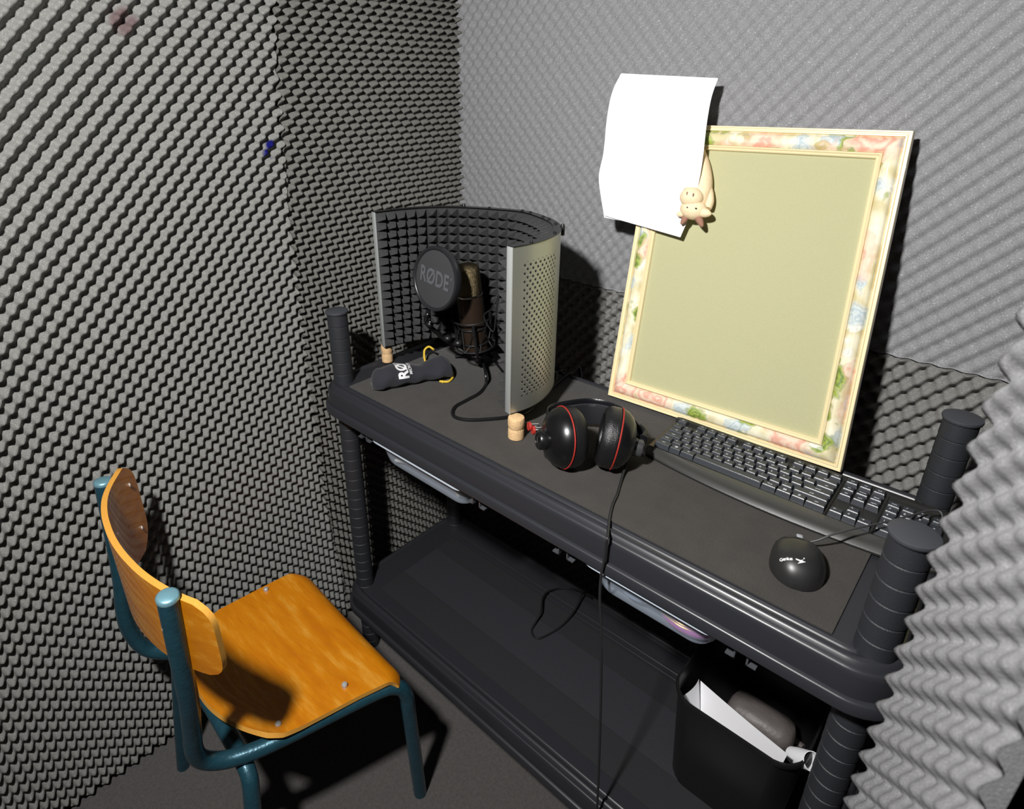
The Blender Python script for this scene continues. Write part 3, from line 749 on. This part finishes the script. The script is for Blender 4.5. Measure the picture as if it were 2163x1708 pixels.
# ------------------------------------------------------------------ headphones
lea = mat('ear_pad_leather', (22, 22, 23), .34, bump=.35, bscale=700)
hp = thing('headphones', (.58, .10, TZ), 'black over-ear headphones with red rings beside the silver screen, cable hanging down', 'headphones')
RC_ = .0505
cl = onz(1186, 929, TZ + .046); cr_ = onz(1302, 932, TZ + .046)
cl.z = cr_.z = TZ + RC_ + .0006
axL = Vector((-.52, -.83, .12)).normalized()      # outward from left cup
axR = Vector((.84, .50, -.16)).normalized()
def cup(c, a, nm='ear_cup'):
    o = MB().lathe(c, a, [(RC_ * .97, 0), (RC_, .002), (RC_ * .99, .006), (RC_ * .93, .014), (RC_ * .80, .022), (RC_ * .60, .0285), (RC_ * .42, .0315), (.0001, .032)], 48).build(nm, GLOSS, hp, angle=40)
    tb = []
    x = a.orthogonal().normalized(); y = a.cross(x)
    MB().tube([c + a * .0035 + (x * math.cos(t) + y * math.sin(t)) * (RC_ + .0001) for t in [2 * PI * k / 48 for k in range(48)]], .0012, 8, 1, closed=True).build('red_ring', RED, o)
    MB().lathe(c, -a, [(RC_ * .99, -.0005), (RC_ * 1.0, .003), (RC_ * .99, .006), (RC_ * 1.0, .010), (RC_ * .97, .017), (RC_ * .88, .0225), (RC_ * .74, .0235), (RC_ * .64, .020), (RC_ * .60, .008), (.001, .006)], 48, cap0=False).build('ear_pad', lea, hp, angle=40)
    return o
cupL = cup(cl - axL * .004, axL); cupR = cup(cr_ - axR * .004, axR)
# swivel knob on the left cup
kc = cl + axL * .030 + Vector((0, 0, -.004))
MB().lathe(kc, axL, [(.0150, -.006), (.0158, .002), (.0155, .009), (.0135, .0115), (.011, .0118), (.0105, .0105), (.001, .0105)], 32).build('pivot_cap', mat('pivot_black', (20, 20, 21), .3), cupL, angle=40)
zx = axL.cross(Vector((0, 0, 1))).normalized()
MB().box(kc + axL * .0112, (.0030, .0125, .002), Matrix((zx, Vector((0, 0, 1)), axL)).transposed(), bev=.0005).build('pivot_slot', CHROME, cupL)
for q in ((1126, 908, .052), (1118, 900, .056)):
    c = onz(*q)
    MB().lathe(c, axL, [(.0075, -.002), (.0078, 0), (.0072, .0018), (.001, .0022)], 20).build('red_button', RED, cupL, angle=40)
    MB().lathe(c + axL * -.0015, -axL, [(.0055, 0), (.0055, .014)], 14).build('button_stem', CHROME, cupL)
# headband: flat strap arching back over the shelf
top_ = onz(1248, 850, .052)
e0 = cl + axL * .030 + Vector((0, 0, .004)); e1 = cr_ + axR * .030 + Vector((0, 0, .004))
pathc = [e0, e0 + Vector((-.012, .035, .002)), onz(1158, 862, .066), onz(1200, 851, .062), onz(1248, 847.5, .058), onz(1296, 856, .060), onz(1332, 880, .062), e1 + Vector((.006, .022, .002)), e1]
def strap(path, hw, th, nm, m, parent, tilt=0.0, k=8):
    P = catmull(path, k); rs = []
    for i, p in enumerate(P):
        t = (P[min(i + 1, len(P) - 1)] - P[max(i - 1, 0)]).normalized()
        upv = Vector((0, 0, 1)); upv = (upv - t * upv.dot(t)).normalized(); n_ = t.cross(upv).normalized()
        f = i / (len(P) - 1); ww = hw * (.55 + .45 * math.sin(PI * min(1, max(0, (f - .0) / 1.0))) ** .6)
        s_ = []
        for a_ in range(12):
            an = 2 * PI * a_ / 12
            s_.append(p + upv * ww * math.copysign(abs(math.sin(an)) ** .5, math.sin(an)) + n_ * th * math.copysign(abs(math.cos(an)) ** .5, math.cos(an)))
        rs.append(s_)
    return MB().rings(rs).build(nm, m, parent, angle=50)
hb = [p - Vector((0, 0, .018)) for p in pathc]; hb[0] = e0; hb[-1] = e1
strap(hb, .024, .0022, 'headband', mat('headband_leather', (20, 21, 25), .28, bump=.2, bscale=400), hp)
inn = [p + (Vector((.585, .12, p.z)) - p).normalized() * .006 - Vector((0, 0, .004)) for p in hb[1:-1]]
strap(inn, .021, .0035, 'headband_pad', mat('headband_pad', (24, 25, 30), .7), hp)
for c, a in ((cl, axL), (cr_, axR)):
    MB().tube([c + a * .026 + Vector((0, 0, .0)), c + a * .034 + Vector((0, .012, .006)), c + a * .028 + Vector((0, .036, .006)), c + a * .012 + Vector((0, .052, .004))], .0042, 10, 5).build('yoke', DARK, hp, angle=60)
# jack and cable of the right cup
jk = cr_ + axR * .032 + Vector((0, -.004, -.004))
MB().lathe(jk, axR, [(.0140, -.006), (.0150, .002), (.0146, .010), (.0115, .0125), (.001, .0128)], 28).build('pivot_cap', mat('pivot_grey', (90, 90, 92), .25, metal=.6), cupR, angle=40)
jp = onz(1338, 938, .045)
MB().tube([jp + Vector((.003, .006, .006)), jp, onz(1331, 958, .034)], .0048, 12, 4).build('plug', mat('plug_satin', (150, 150, 152), .25, metal=.8), hp, angle=60)
cz = TZ + .0024
cab = [onz(1331, 958, .034), onz(1325, 975, .022), onz(1316, 1000, cz + .004), onz(1309, 1025, cz), onz(1303, 1045, cz), onz(1294, 1065, cz), onz(1288, 1090, cz), onz(1285, 1115, .006), ony(1283, 1135, -.052)]
cab += [ony(1280, 1150, -.0535), ony(1276, 1185, -.0535), ony(1270, 1215, -.0535), ony(1267, 1260, -.054), ony(1270, 1330, -.054), ony(1270, 1420, -.054), ony(1268, 1520, -.054), ony(1265, 1620, -.054), ony(1262, 1690, -.054), ony(1258, 1760, -.054)]
MB().tube(cab, .0021, 8, 5).build('cable', mat('cable_grey', (38, 38, 40), .35), hp, angle=60)

# ------------------------------------------------------------------ keyboard
KX, KY, KZ = .619, .174, TZ
KWd, KD = .412, .1235
kb = thing('keyboard', (KX + KWd / 2, KY + KD / 2, KZ), 'black full-size computer keyboard in front of the pin board, glossy curved front edge', 'keyboard')
kbody = mat('keyboard_plastic', (34, 34, 32), .38, bump=.1, bscale=1200)
def kz(y):      # top height over local depth
    return interp([(0, .013), (.02, .0145), (KD, .0225)], y)
b = MB(); rs = []
nx = 48
for i in range(nx + 1):
    x = KWd * i / nx; e = min(x, KWd - x)
    fr_ = -.020 * math.sin(PI * x / KWd) ** .8          # the front edge bows towards the sitter
    cut = .004 * max(0, 1 - e / .006)
    pr2 = [(fr_ + cut, .000), (fr_ + cut, .003), (fr_ + .0015 + cut, .0045), (fr_ + .004, .0072), (fr_ + .009, .0105), (.012, .0135), (.014, .0128), (.0155, .0120), (KD - .012, kz(KD - .012) - .003), (KD - .011, kz(KD) + .0005), (KD - .004, kz(KD) + .001), (KD - cut, kz(KD) - .003), (KD - cut, 0)]
    rs.append([Vector((KX + x, KY + y, KZ + max(0, z - cut * .4 if z > 0 else 0))) for y, z in pr2])
b.rings(rs).build('case', kbody, kb, angle=32)
b = MB()
rs = []
for i in range(nx + 1):
    x = .003 + (KWd - .006) * i / nx; fr_ = -.020 * math.sin(PI * x / KWd) ** .8
    rs.append([Vector((KX + x, KY + y, KZ + z)) for y, z in ((fr_ + .0012, .0050), (fr_ + .0045, .0081), (fr_ + .0095, .0115), (.011, .0140), (.0115, .0125), (fr_ + .0045, .0060))])
b.rings(rs).build('front_strip', mat('keyboard_gloss', (58, 58, 56), .30, spec=.7, coat=.4), kb, angle=40)
U = .0176; keys = []
X0k = .008
def row(y, items, x=0.0):
    for it in items:
        if isinstance(it, (int, float)): x += it; continue
        lab, w_ = it; keys.append((x, y, w_, 1, lab)); x += w_
row(0, [('ctrl', 1.5), ('win', 1.1), ('alt', 1.3), ('', 6.1), ('alt gr', 1.2), ('win', 1.2), ('menu', 1.1), ('ctrl', 1.5)])
row(1, [('shift', 1.25)] + [(c, 1) for c in '<ZXCVBNM;:_'] + [('shift', 2.75)])
row(2, [('caps', 1.75)] + [(c, 1) for c in 'ASDFGHJKL+´'] + [('enter', 2.25)])
row(3, [('tab', 1.5)] + [(c, 1) for c in 'QWERTYUIOP^*'] + [('del', 1.5)])
row(4, [('²', 1)] + [(c, 1) for c in '1234567890)-'] + [('back', 2)])
row(5.25, [('esc', 1), 1] + [('F%d' % i, 1) for i in range(1, 5)] + [.5] + [('F%d' % i, 1) for i in range(5, 9)] + [.5] + [('F%d' % i, 1) for i in range(9, 13)])
row(0, [('←', 1), ('↓', 1), ('→', 1)], 15.25); row(1, [('↑', 1)], 16.25)
row(3, [('del', 1), ('end', 1), ('pgdn', 1)], 15.25); row(4, [('ins', 1), ('home', 1), ('pgup', 1)], 15.25); row(5.25, [('prt', 1), ('scr', 1), ('brk', 1)], 15.25)
row(0, [('0 Ins', 2), ('. Del', 1)], 18.5); row(1, [('1', 1), ('2', 1), ('3', 1)], 18.5); row(2, [('4', 1), ('5', 1), ('6', 1)], 18.5); row(3, [('7', 1), ('8', 1), ('9', 1)], 18.5); row(4, [('num', 1), ('/', 1), ('*', 1), ('-', 1)], 18.5)
keys.append((21.5, 0, 1, 2, 'enter')); keys.append((21.5, 2, 1, 2, '+'))
keym = mat('key_plastic', (52, 55, 60), .32, bump=.1, bscale=900)
VY = .0152
leg = MB()
rest = MB()
far = sorted(range(len(keys)), key=lambda i: -(keys[i][0]))[:max(0, len(keys) - 100)]
for i, (x, y, w_, h_, lab) in enumerate(keys):
    y0 = .0165 + y * VY; y1 = y0 + h_ * VY; x0 = X0k + x * U; x1 = x0 + w_ * U
    zb = lambda yy: KZ + kz(yy) - .003
    g = .0005; tpx, tpy0, tpy1 = .0024, .0042, .0014; hh = .0086
    B = [Vector((KX + a, KY + c, zb(c))) for a, c in ((x0 + g, y0 + g), (x1 - g, y0 + g), (x1 - g, y1 - g), (x0 + g, y1 - g))]
    if lab in ('', '0 Ins') or y == 0: tpx = .0014
    Tt = [Vector((KX + a, KY + c, zb((y0 + y1) / 2) + hh + (.0006 if c > (y0 + y1) / 2 else 0))) for a, c in ((x0 + tpx, y0 + tpy0), (x1 - tpx, y0 + tpy0), (x1 - tpx, y1 - tpy1), (x0 + tpx, y1 - tpy1))]
    Mi = [Tt[k].lerp(B[k], .12) + (Tt[k] - sum(Tt, Vector()) / 4).normalized() * .0002 for k in range(4)]
    cT = [v.lerp(sum(Tt, Vector()) / 4, .06) for v in Tt]
    mb = rest if i in far else MB()
    mb.rings([B, Mi, cT], False, True)
    if i not in far: mb.build('key', keym, kb, smooth=False)
    if lab:
        cx_, cy_, cz_ = [sum(v[k] for v in Tt) / 4 for k in range(3)]
        if lab == 'win':
            for dx in (-.0012, .0012):
                for dy in (-.0011, .0011): leg.box((cx_ + dx, cy_ + dy, cz_ + .0004), (.0020, .0018, .0002))
        elif lab == 'menu':
            for dy in (-.0016, 0, .0016): leg.box((cx_, cy_ + dy, cz_ + .0004), (.0034, .0006, .0002))
        else:
            one = len(lab) == 1
            vs, fs = text_polys(lab, .0052 if one else .0036, .00008)
            dx, dy = (-.0026, .0012) if one and w_ == 1 else (0, .0)
            leg.add([Vector((cx_ + v.x + dx, cy_ + v.y + dy, cz_ + .0004 + v.y * .03)) for v in vs], fs)
if rest.v: tag(rest.build('key', keym, kb, smooth=False), kind='stuff')
leg.build('key_legends', mat('legend_white', (206, 210, 216), .6), kb, smooth=False)
for x in (.008 + 15.1 * U, .008 + 18.4 * U):
    MB().box((KX + x, KY + .0165 + 2.9 * VY, KZ + kz(.06) - .0015), (.0012, .100, .002), Matrix.Rotation(math.atan2(.0085, KD), 3, 'X')).build('divider', kbody, kb)

# ------------------------------------------------------------------ mouse
mA = onz(1682, 1247, TZ); mB_ = onz(1683, 1142, TZ + .012)
mB_ = onz(1684, 1140, TZ + .010)
mB_.z = 0; mA.z = 0
mt_ = (mB_ - mA); ML = mt_.length; mt_.normalize(); ms_ = Vector((mt_.y, -mt_.x, 0))
mo = thing('computer_mouse', (mA + mB_) / 2 + Vector((0, 0, TZ)), 'matt black computer mouse with silver mark, in front of the keyboard', 'mouse')
def mhw(t): return .0335 * (max(0, 1 - abs((t - .46) / (.54 if t > .46 else .462)) ** (2.9 if t > .46 else 2.1)) ** .5) * (1 - .10 * t) if 0 <= t <= 1 else 0
def mhh(t): return .034 * max(0, 1 - abs((t - .42) / (.58 if t > .42 else .425)) ** 2.2) ** .5
def mpt(t, a, off=0):
    # a: -1..1 across
    hw = mhw(t); hh = mhh(t)
    an = a * PI / 2
    sx = math.copysign(abs(math.sin(an)) ** .85, an); sz = max(0, math.cos(an)) ** .75
    return mA + mt_ * (t * ML) + ms_ * (hw + off) * sx + Vector((0, 0, TZ + .0012 + (hh + off) * sz))
rs = []
for i in range(33):
    t = .004 + .992 * (.5 - .5 * math.cos(PI * i / 32))
    rs.append([mpt(t, -1 + 2 * k / 24) for k in range(25)])
mm = mat('mouse_satin', (36, 36, 36), .38, spec=.5)
b = MB().rings(rs, True, True, closed=False)
b.add([r[0] for r in rs] + [r[-1] for r in rs], [(i, i + 1, i + 34, i + 33) for i in range(32)])
shell_o = b.build('shell', mm, mo, angle=60)
MB().lathe(mA + mt_ * (ML * .86) + Vector((0, 0, TZ + mhh(.86) - .0035)) - ms_ * .0035, ms_, [(.0072, 0), (.0078, .001), (.0078, .006), (.0072, .007)], 24).build('scroll_wheel', mat('wheel_grey', (150, 152, 158), .5), mo, angle=40)
ln = MB().tube([mpt(.985, .0, .0003), mpt(.9, -.06, .0003), mpt(.80, -.08, .0003), mpt(.70, -.02, .0003)], .0005, 5, 4).tube([mpt(.70, .35, .0003), mpt(.72, 0, .0003), mpt(.70, -.35, .0003), mpt(.74, -.75, .0003)], .0005, 5, 5).build('button_seam', DARK, mo)
vs, fs = text_polys('Genius', .0052, .0001, .86)
def on_mouse(px, py, off=.0006):
    # lettering plane coordinates to mouse surface, px along the lettering
    t = .20 + py / ML; a = px / .0315 - .26
    return mpt(t, max(-1, min(1, a * .95)), off)
MB().add([on_mouse(v.x - .004, v.y + .001) for v in vs], fs).build('lettering', WHT, mo, smooth=False)
mk = [(x * .62 + .0005, y * .62) for x, y in [(.0085, .0035), (.0135, .0022), (.0160, .0050), (.0145, .0018), (.0185, .0015), (.0105, -.0055), (.0130, -.0005), (.0085, .0010)]]
MB().add([on_mouse(x - .001, y) for x, y in mk], [(0, 1, 6, 7), (1, 2, 3), (1, 3, 6), (3, 4, 5, 6)]).ball(on_mouse(.0095, .0046), .0009, 8, 6).build('logo_mark', WHT, mo, smooth=False)
MB().tube([mA + mt_ * (ML * .99) + Vector((0, 0, TZ + .008)) + ms_ * .004, onz(1722, 1142, .020), onz(1760, 1128, .032), onz(1805, 1116, .038), onz(1880, 1100, .040), onz(1935, 1085, .041), onz(1968, 1077, .042), onz(1990, 1086, .040), Vector((1.020, .235, .020)), Vector((1.028, .215, .006)), Vector((1.032, .16, .004))], .0014, 8, 6).build('cable', mat('mouse_cable', (60, 60, 62), .4), mo, angle=60)

# ------------------------------------------------------------------ waste bin with paper
bin0 = onz(1400, 1655, -T + .001)
bx0, bx1_, by0, by1 = .762, .962, .085, .255
bz0, bz1 = -T + .0022, -.352
wb_ = thing('waste_bin', ((bx0 + bx1_) / 2, (by0 + by1) / 2, bz0), 'black plastic waste bin on the lower shelf, filled with white paper', 'waste bin')
def bring(o, z, r=.035, bow=.012):
    out = []
    for x, y in rrect(bx0 + o, bx1_ - o, by0 + o, by1 - o, r, 6):
        f = 1 - ((x - (bx0 + bx1_) / 2) / ((bx1_ - bx0) / 2)) ** 2
        out.append(Vector((x, y + (-bow if y < (by0 + by1) / 2 else bow) * max(0, f), z)))
    return out
MB().rings([bring(.010, bz0), bring(-.001, bz1 - .010), bring(-.004, bz1 - .010), bring(-.005, bz1 - .003), bring(-.0035, bz1), bring(-.001, bz1), bring(.0, bz1 - .004), bring(.012, bz0 + .003)], True, True).build('bin_body', mat('bin_black', (20, 20, 20), .45), wb_, angle=50)
def patch(name, corners, bulge, m, label, cat, group=None, thick=.0005, n=10):
    """curved sheet from four world corners (bottom left, bottom right, top right, top left)"""
    a, b1, c, d = corners; nrm_ = (b1 - a).cross(d - a).normalized(); g = []
    for i in range(n + 1):
        v = i / n
        for j in range(n + 1):
            u = j / n
            p = a * (1 - u) * (1 - v) + b1 * u * (1 - v) + c * u * v + d * (1 - u) * v
            g.append(p + nrm_ * bulge * 4 * u * (1 - u))
    N2 = (n + 1) ** 2; fs = []
    for i in range(n):
        for j in range(n):
            q = i * (n + 1) + j
            fs.append((q, q + 1, q + n + 2, q + n + 1)); fs.append((q + N2, q + n + 1 + N2, q + n + 2 + N2, q + 1 + N2))
    bd_ = list(range(n + 1)) + [i * (n + 1) + n for i in range(1, n + 1)] + [n * (n + 1) + j for j in range(n - 1, -1, -1)] + [i * (n + 1) for i in range(n - 1, 0, -1)]
    for q, r2 in zip(bd_, bd_[1:] + bd_[:1]): fs.append((q, q + N2, r2 + N2, r2))
    o = MB().add(g + [p + nrm_ * thick for p in g], fs).build(name, m); return tag(o, label, cat, group)
zr = bz1 + .002
patch('paper_sheet', (Vector((.810, .120, bz1 - .10)), Vector((.930, .096, bz1 - .10)), ony(1664, 1592, .088), ony(1480, 1437, .160)), .003, PAPER, 'large white paper sheet standing in the waste bin along its front rim', 'paper')
patch('paper_sheet', (Vector((.800, .125, bz1 - .10)), Vector((.803, .150, bz1 - .10)), ony(1476, 1434, .160), ony(1432, 1474, .105)), .006, mat('paper_grey', (216, 216, 220), .8), 'narrow curled white paper at the left end of the waste bin', 'paper')
pr0 = ony(1672, 1600, .13); pr1 = ony(1722, 1622, .11)
rp = MB()
P0, P1 = pr0 + Vector((0, .004, .002)), pr1 + Vector((-.006, .004, .004))
axp = (P1 - P0).normalized()
rp.lathe(P0, axp, [(.012, 0), (.0135, .02), (.0140, (P1 - P0).length), (.0130, (P1 - P0).length), (.0115, .002)], 20, cap0=False, cap1=False)
tag(rp.build('rolled_paper', PAPER), 'rolled white paper poking from the right end of the waste bin', 'paper')
gp = mat('grey_bag', (92, 86, 84), .5, bump=.8, bscale=60)
gb = MB().tube([ony(1592, 1522, .225), ony(1620, 1548, .225), ony(1660, 1580, .215), ony(1712, 1605, .205)], lambda t: .011 + .004 * math.sin(PI * t), 12, 6).tube([ony(1565, 1508, .232), ony(1640, 1540, .235), ony(1695, 1582, .225)], .009, 10, 6)
gb.box(Vector((.88, .20, bz1 - .09)), (.11, .06, .05), bev=.02)
tag(gb.build('plastic_bag', gp, angle=60), 'crumpled grey plastic bag behind the paper in the waste bin', 'bag')

# cable on the lower shelf
zl = -T + .004
o = MB().tube([onz(1250, 1262, zl + .01), onz(1215, 1244, zl + .004), onz(1185, 1242, zl), onz(1160, 1248, zl + .006), onz(1147, 1262, zl + .012), onz(1143, 1290, zl + .016), onz(1132, 1312, zl + .006), onz(1123, 1332, zl), onz(1135, 1348, zl), onz(1165, 1336, zl), onz(1190, 1318, zl + .002), onz(1213, 1290, zl + .008), onz(1226, 1262, zl + .016), onz(1235, 1245, zl + .02)], .0022, 8, 6).build('thin_cable', RUBBER)
tag(o, 'thin black cable looped on the lower shelf towards the back', 'cable')

# ------------------------------------------------------------------ school chair
def wood():
    m = mat('varnished_beech', (214, 132, 24), .34, coat=.35)
    nt = m.node_tree; n = nt.nodes; L = nt.links; b = n['Principled BSDF']
    tc = [x for x in n if x.type == 'TEX_COORD'][0]
    mpn = n.new('ShaderNodeMapping'); mpn.inputs['Scale'].default_value = (1, 5, 5); mpn.inputs['Rotation'].default_value = (0, 0, -.25); L.new(tc.outputs['Object'], mpn.inputs['Vector'])
    no = n.new('ShaderNodeTexNoise'); no.inputs['Scale'].default_value = 9; no.inputs['Detail'].default_value = 6; no.inputs['Roughness'].default_value = .62; L.new(mpn.outputs['Vector'], no.inputs['Vector'])
    cr = n.new('ShaderNodeValToRGB'); e = cr.color_ramp.elements
    e[0].position = .36; e[0].color = lin((196, 114, 8)); e[1].position = .54; e[1].color = lin((208, 128, 14)); x = e.new(.70); x.color = lin((222, 156, 54))
    L.new(no.outputs['Fac'], cr.inputs['Fac'])
    m3 = n.new('ShaderNodeMapping'); m3.inputs['Scale'].default_value = (3, 60, 60); L.new(tc.outputs['Object'], m3.inputs['Vector'])
    n3 = n.new('ShaderNodeTexNoise'); n3.inputs['Scale'].default_value = 12; L.new(m3.outputs['Vector'], n3.inputs['Vector'])
    mx = n.new('ShaderNodeMix'); mx.data_type = 'RGBA'; mx.blend_type = 'MULTIPLY'; mx.inputs[0].default_value = .35
    L.new(cr.outputs['Color'], mx.inputs[6]); L.new(n3.outputs['Fac'], mx.inputs[7])
    ad = n.new('ShaderNodeMix'); ad.data_type = 'RGBA'; ad.blend_type = 'MIX'; ad.inputs[0].default_value = .25; L.new(mx.outputs[2], ad.inputs[6]); L.new(cr.outputs['Color'], ad.inputs[7])
    L.new(ad.outputs[2], b.inputs['Base Color'])
    return m
WOOD = wood()
SCR = mat('screw_nickel', (190, 188, 184), .35, metal=.4)
EDGE = mat('ply_edge', (206, 148, 62), .4, var=.25, vscale=600)
teal = mat('teal_enamel', (38, 78, 92), .34, metal=.4, bump=.35, bscale=160, var=.3, vscale=60, coat=.3)
ch = thing('school_chair', (.19, -.34, FZ), 'small school chair with orange varnished plywood seat and teal tube frame', 'chair')
ZS = -.385
# seat grid
FLc, FRc = Vector((.030, -.176, 0)), Vector((.385, -.196, 0))
def seatpt(u, v, top=True):
    """u across 0..1, v 0 back .. 1 front edge"""
    xl = interp([(0, .040), (.10, .014), (.25, .004), (1, .024)], v); xr = interp([(0, .318), (.08, .334), (.2, .342), (1, .392)], v)
    # rounded back
    yb = -.462 + .045 * (2 * u - 1) ** 2 + (-.0 if u < .5 else .0)
    yf = FLc.y + (FRc.y - FLc.y) * u
    r = .045; run = yf - yb
    s = v * (run + .022)
    x = xl + (xr - xl) * u
    z = ZS - .006 * math.sin(PI * u) * min(1, v * 3) + .010 * max(0, 1 - v * 4) ** 2
    if s <= run - .02: y = yb + s
    else:
        t = (s - (run - .02)) / .042
        an = t * 1.25
        y = yb + run - .02 + .030 * math.sin(an); z -= .030 * (1 - math.cos(an))
    # rounded front corners
    e = min(u, 1 - u) * (xr - xl)
    if e < .03 and v > .6: y -= .018 * (1 - e / .03) ** 2 * ((v - .6) / .4)
    return Vector((x, y, z))
def slab(fn, nu, nv, th, name, parent, mats, angle=40):
    P = [[fn(i / nu, j / nv) for i in range(nu + 1)] for j in range(nv + 1)]
    Nn = []
    for j in range(nv + 1):
        r = []
        for i in range(nu + 1):
            du = P[j][min(i + 1, nu)] - P[j][max(i - 1, 0)]; dv = P[min(j + 1, nv)][i] - P[max(j - 1, 0)][i]
            r.append(du.cross(dv).normalized())
        Nn.append(r)
    a = [p for r in P for p in r]; c = [P[j][i] - Nn[j][i] * th for j in range(nv + 1) for i in range(nu + 1)]
    k = nu + 1; o_ = len(a); fs = []; mi = []
    for j in range(nv):
        for i in range(nu):
            q = j * k + i; fs += [(q, q + 1, q + k + 1, q + k), (q + o_, q + k + o_, q + k + 1 + o_, q + 1 + o_)]; mi += [0, 0]
    ed = list(range(k)) + [j * k + nu for j in range(1, nv + 1)] + [nv * k + i for i in range(nu - 1, -1, -1)] + [j * k for j in range(nv - 1, 0, -1)]
    for q, r2 in zip(ed, ed[1:] + ed[:1]): fs.append((q, q + o_, r2 + o_, r2)); mi.append(1)
    b = MB(); b.v = a + c; b.f = fs; b.mi = mi
    o = b.build(name, mats, parent, angle=angle)
    return o
seat = slab(seatpt, 36, 40, .008, 'seat', ch, [WOOD, EDGE])
for q in ((562, 1245), (728, 1447), (588, 1530)):
    c = onz(q[0], q[1], ZS + .001)
    MB().lathe((c.x, c.y, ZS - .002), (0, 0, 1), [(.0052, 0), (.0052, .0065), (.0035, .0085), (.0005, .009)], 16).build('screw', SCR, seat)
def smooth_table(pts, x):
    return sum(interp(pts, x + d) for d in (-.02, -.01, 0, .01, .02)) / 5
# backrest: curved ply, hollow towards the sitter
def backpt(u, v):
    """u 0..1 left to right, v 0 bottom .. 1 top"""
    k = 2 * u - 1; kv = 2 * v - 1
    x0 = -.034 + .026 * abs(kv) ** 5; x1 = .394 - .024 * abs(kv) ** 6
    x = x0 + (x1 - x0) * u
    zb_ = -.180 + .052 * u; z = zb_ + (-.004 - zb_) * v
    y = smooth_table([(-.034, -.424), (.0, -.451), (.049, -.485), (.1, -.5025), (.16, -.5125), (.21, -.5145), (.27, -.5105), (.32, -.5005), (.36, -.488), (.405, -.468)], x)
    return Vector((x, y, z))
back = slab(backpt, 40, 16, -.0085, 'backrest', ch, [WOOD, EDGE])
TR_ = .0135
tubeR = [(.346, -.5085, .004), (.336, -.511, -.10), (.321, -.512, -.20), (.300, -.514, -.28), (.286, -.516, -.34), (.280, -.508, -.378), (.287, -.482, -.402), (.305, -.440, -.408), (.325, -.38, -.408), (.365, -.245, -.408), (.379, -.205, -.416), (.385, -.188, -.445), (.384, -.183, -.50), (.375, -.163, FZ + .001)]
tubeL = [(.004, -.479, -.006), (.003, -.486, -.10), (-.001, -.494, -.20), (-.008, -.504, -.28), (-.010, -.504, -.33), (-.006, -.492, -.378), (.006, -.468, -.402), (.020, -.440, -.408), (.026, -.38, -.408), (.036, -.225, -.408), (.032, -.190, -.416), (.022, -.172, -.445), (.018, -.168, -.50), (.000, -.150, FZ + .001)]
def ctube(pts, nm='frame_tube'):
    b = MB(); P = [Vector(p) for p in pts]
    return b.tube(P, TR_, 18, 6).build(nm, teal, ch, angle=50)
fR = ctube(tubeR); fL = ctube(tubeL)
silver = mat('worn_teal_cap', (130, 178, 192), .35, metal=.6)
for p, q in (((.346, -.5085, .004), (.336, -.511, -.10)), ((.004, -.479, -.006), (.003, -.486, -.10))):
    p, q = Vector(p), Vector(q); a = (p - q).normalized()
    MB().lathe(p - a * .001, a, [(TR_ * 1.02, -.004), (TR_ * 1.03, .001), (TR_ * .8, .003), (.001, .0035)], 20).build('tube_cap', silver, fR if p.x > .2 else fL, angle=60)
ctube([(-.043, -.481, FZ + .001), (-.022, -.462, -.60), (-.004, -.447, -.47), (.010, -.444, -.436), (.045, -.444, -.4285), (.16, -.448, -.4285), (.28, -.455, -.4285), (.312, -.458, -.437), (.324, -.464, -.468), (.338, -.484, -.60), (.352, -.500, FZ + .001)], 'rear_leg_tube')
for z in (-.045, -.150):
    p = Vector((.339 + (z + .045) * .13, -.507 - TR_, z))
    MB().lathe(p, (-.4, -1, .1), [(.0045, -.003), (.0045, .001), (.003, .0022), (.0004, .0025)], 14).build('rivet', SCR, fR, angle=60)
for u_, v_ in ((.05, .78), (.05, .25), (.90, .80), (.90, .22)):
    c = backpt(u_, v_) + Vector((0, .0012, 0))
    MB().ball(c, (.004, .002, .004), 12, 8).build('rivet', SCR, back)
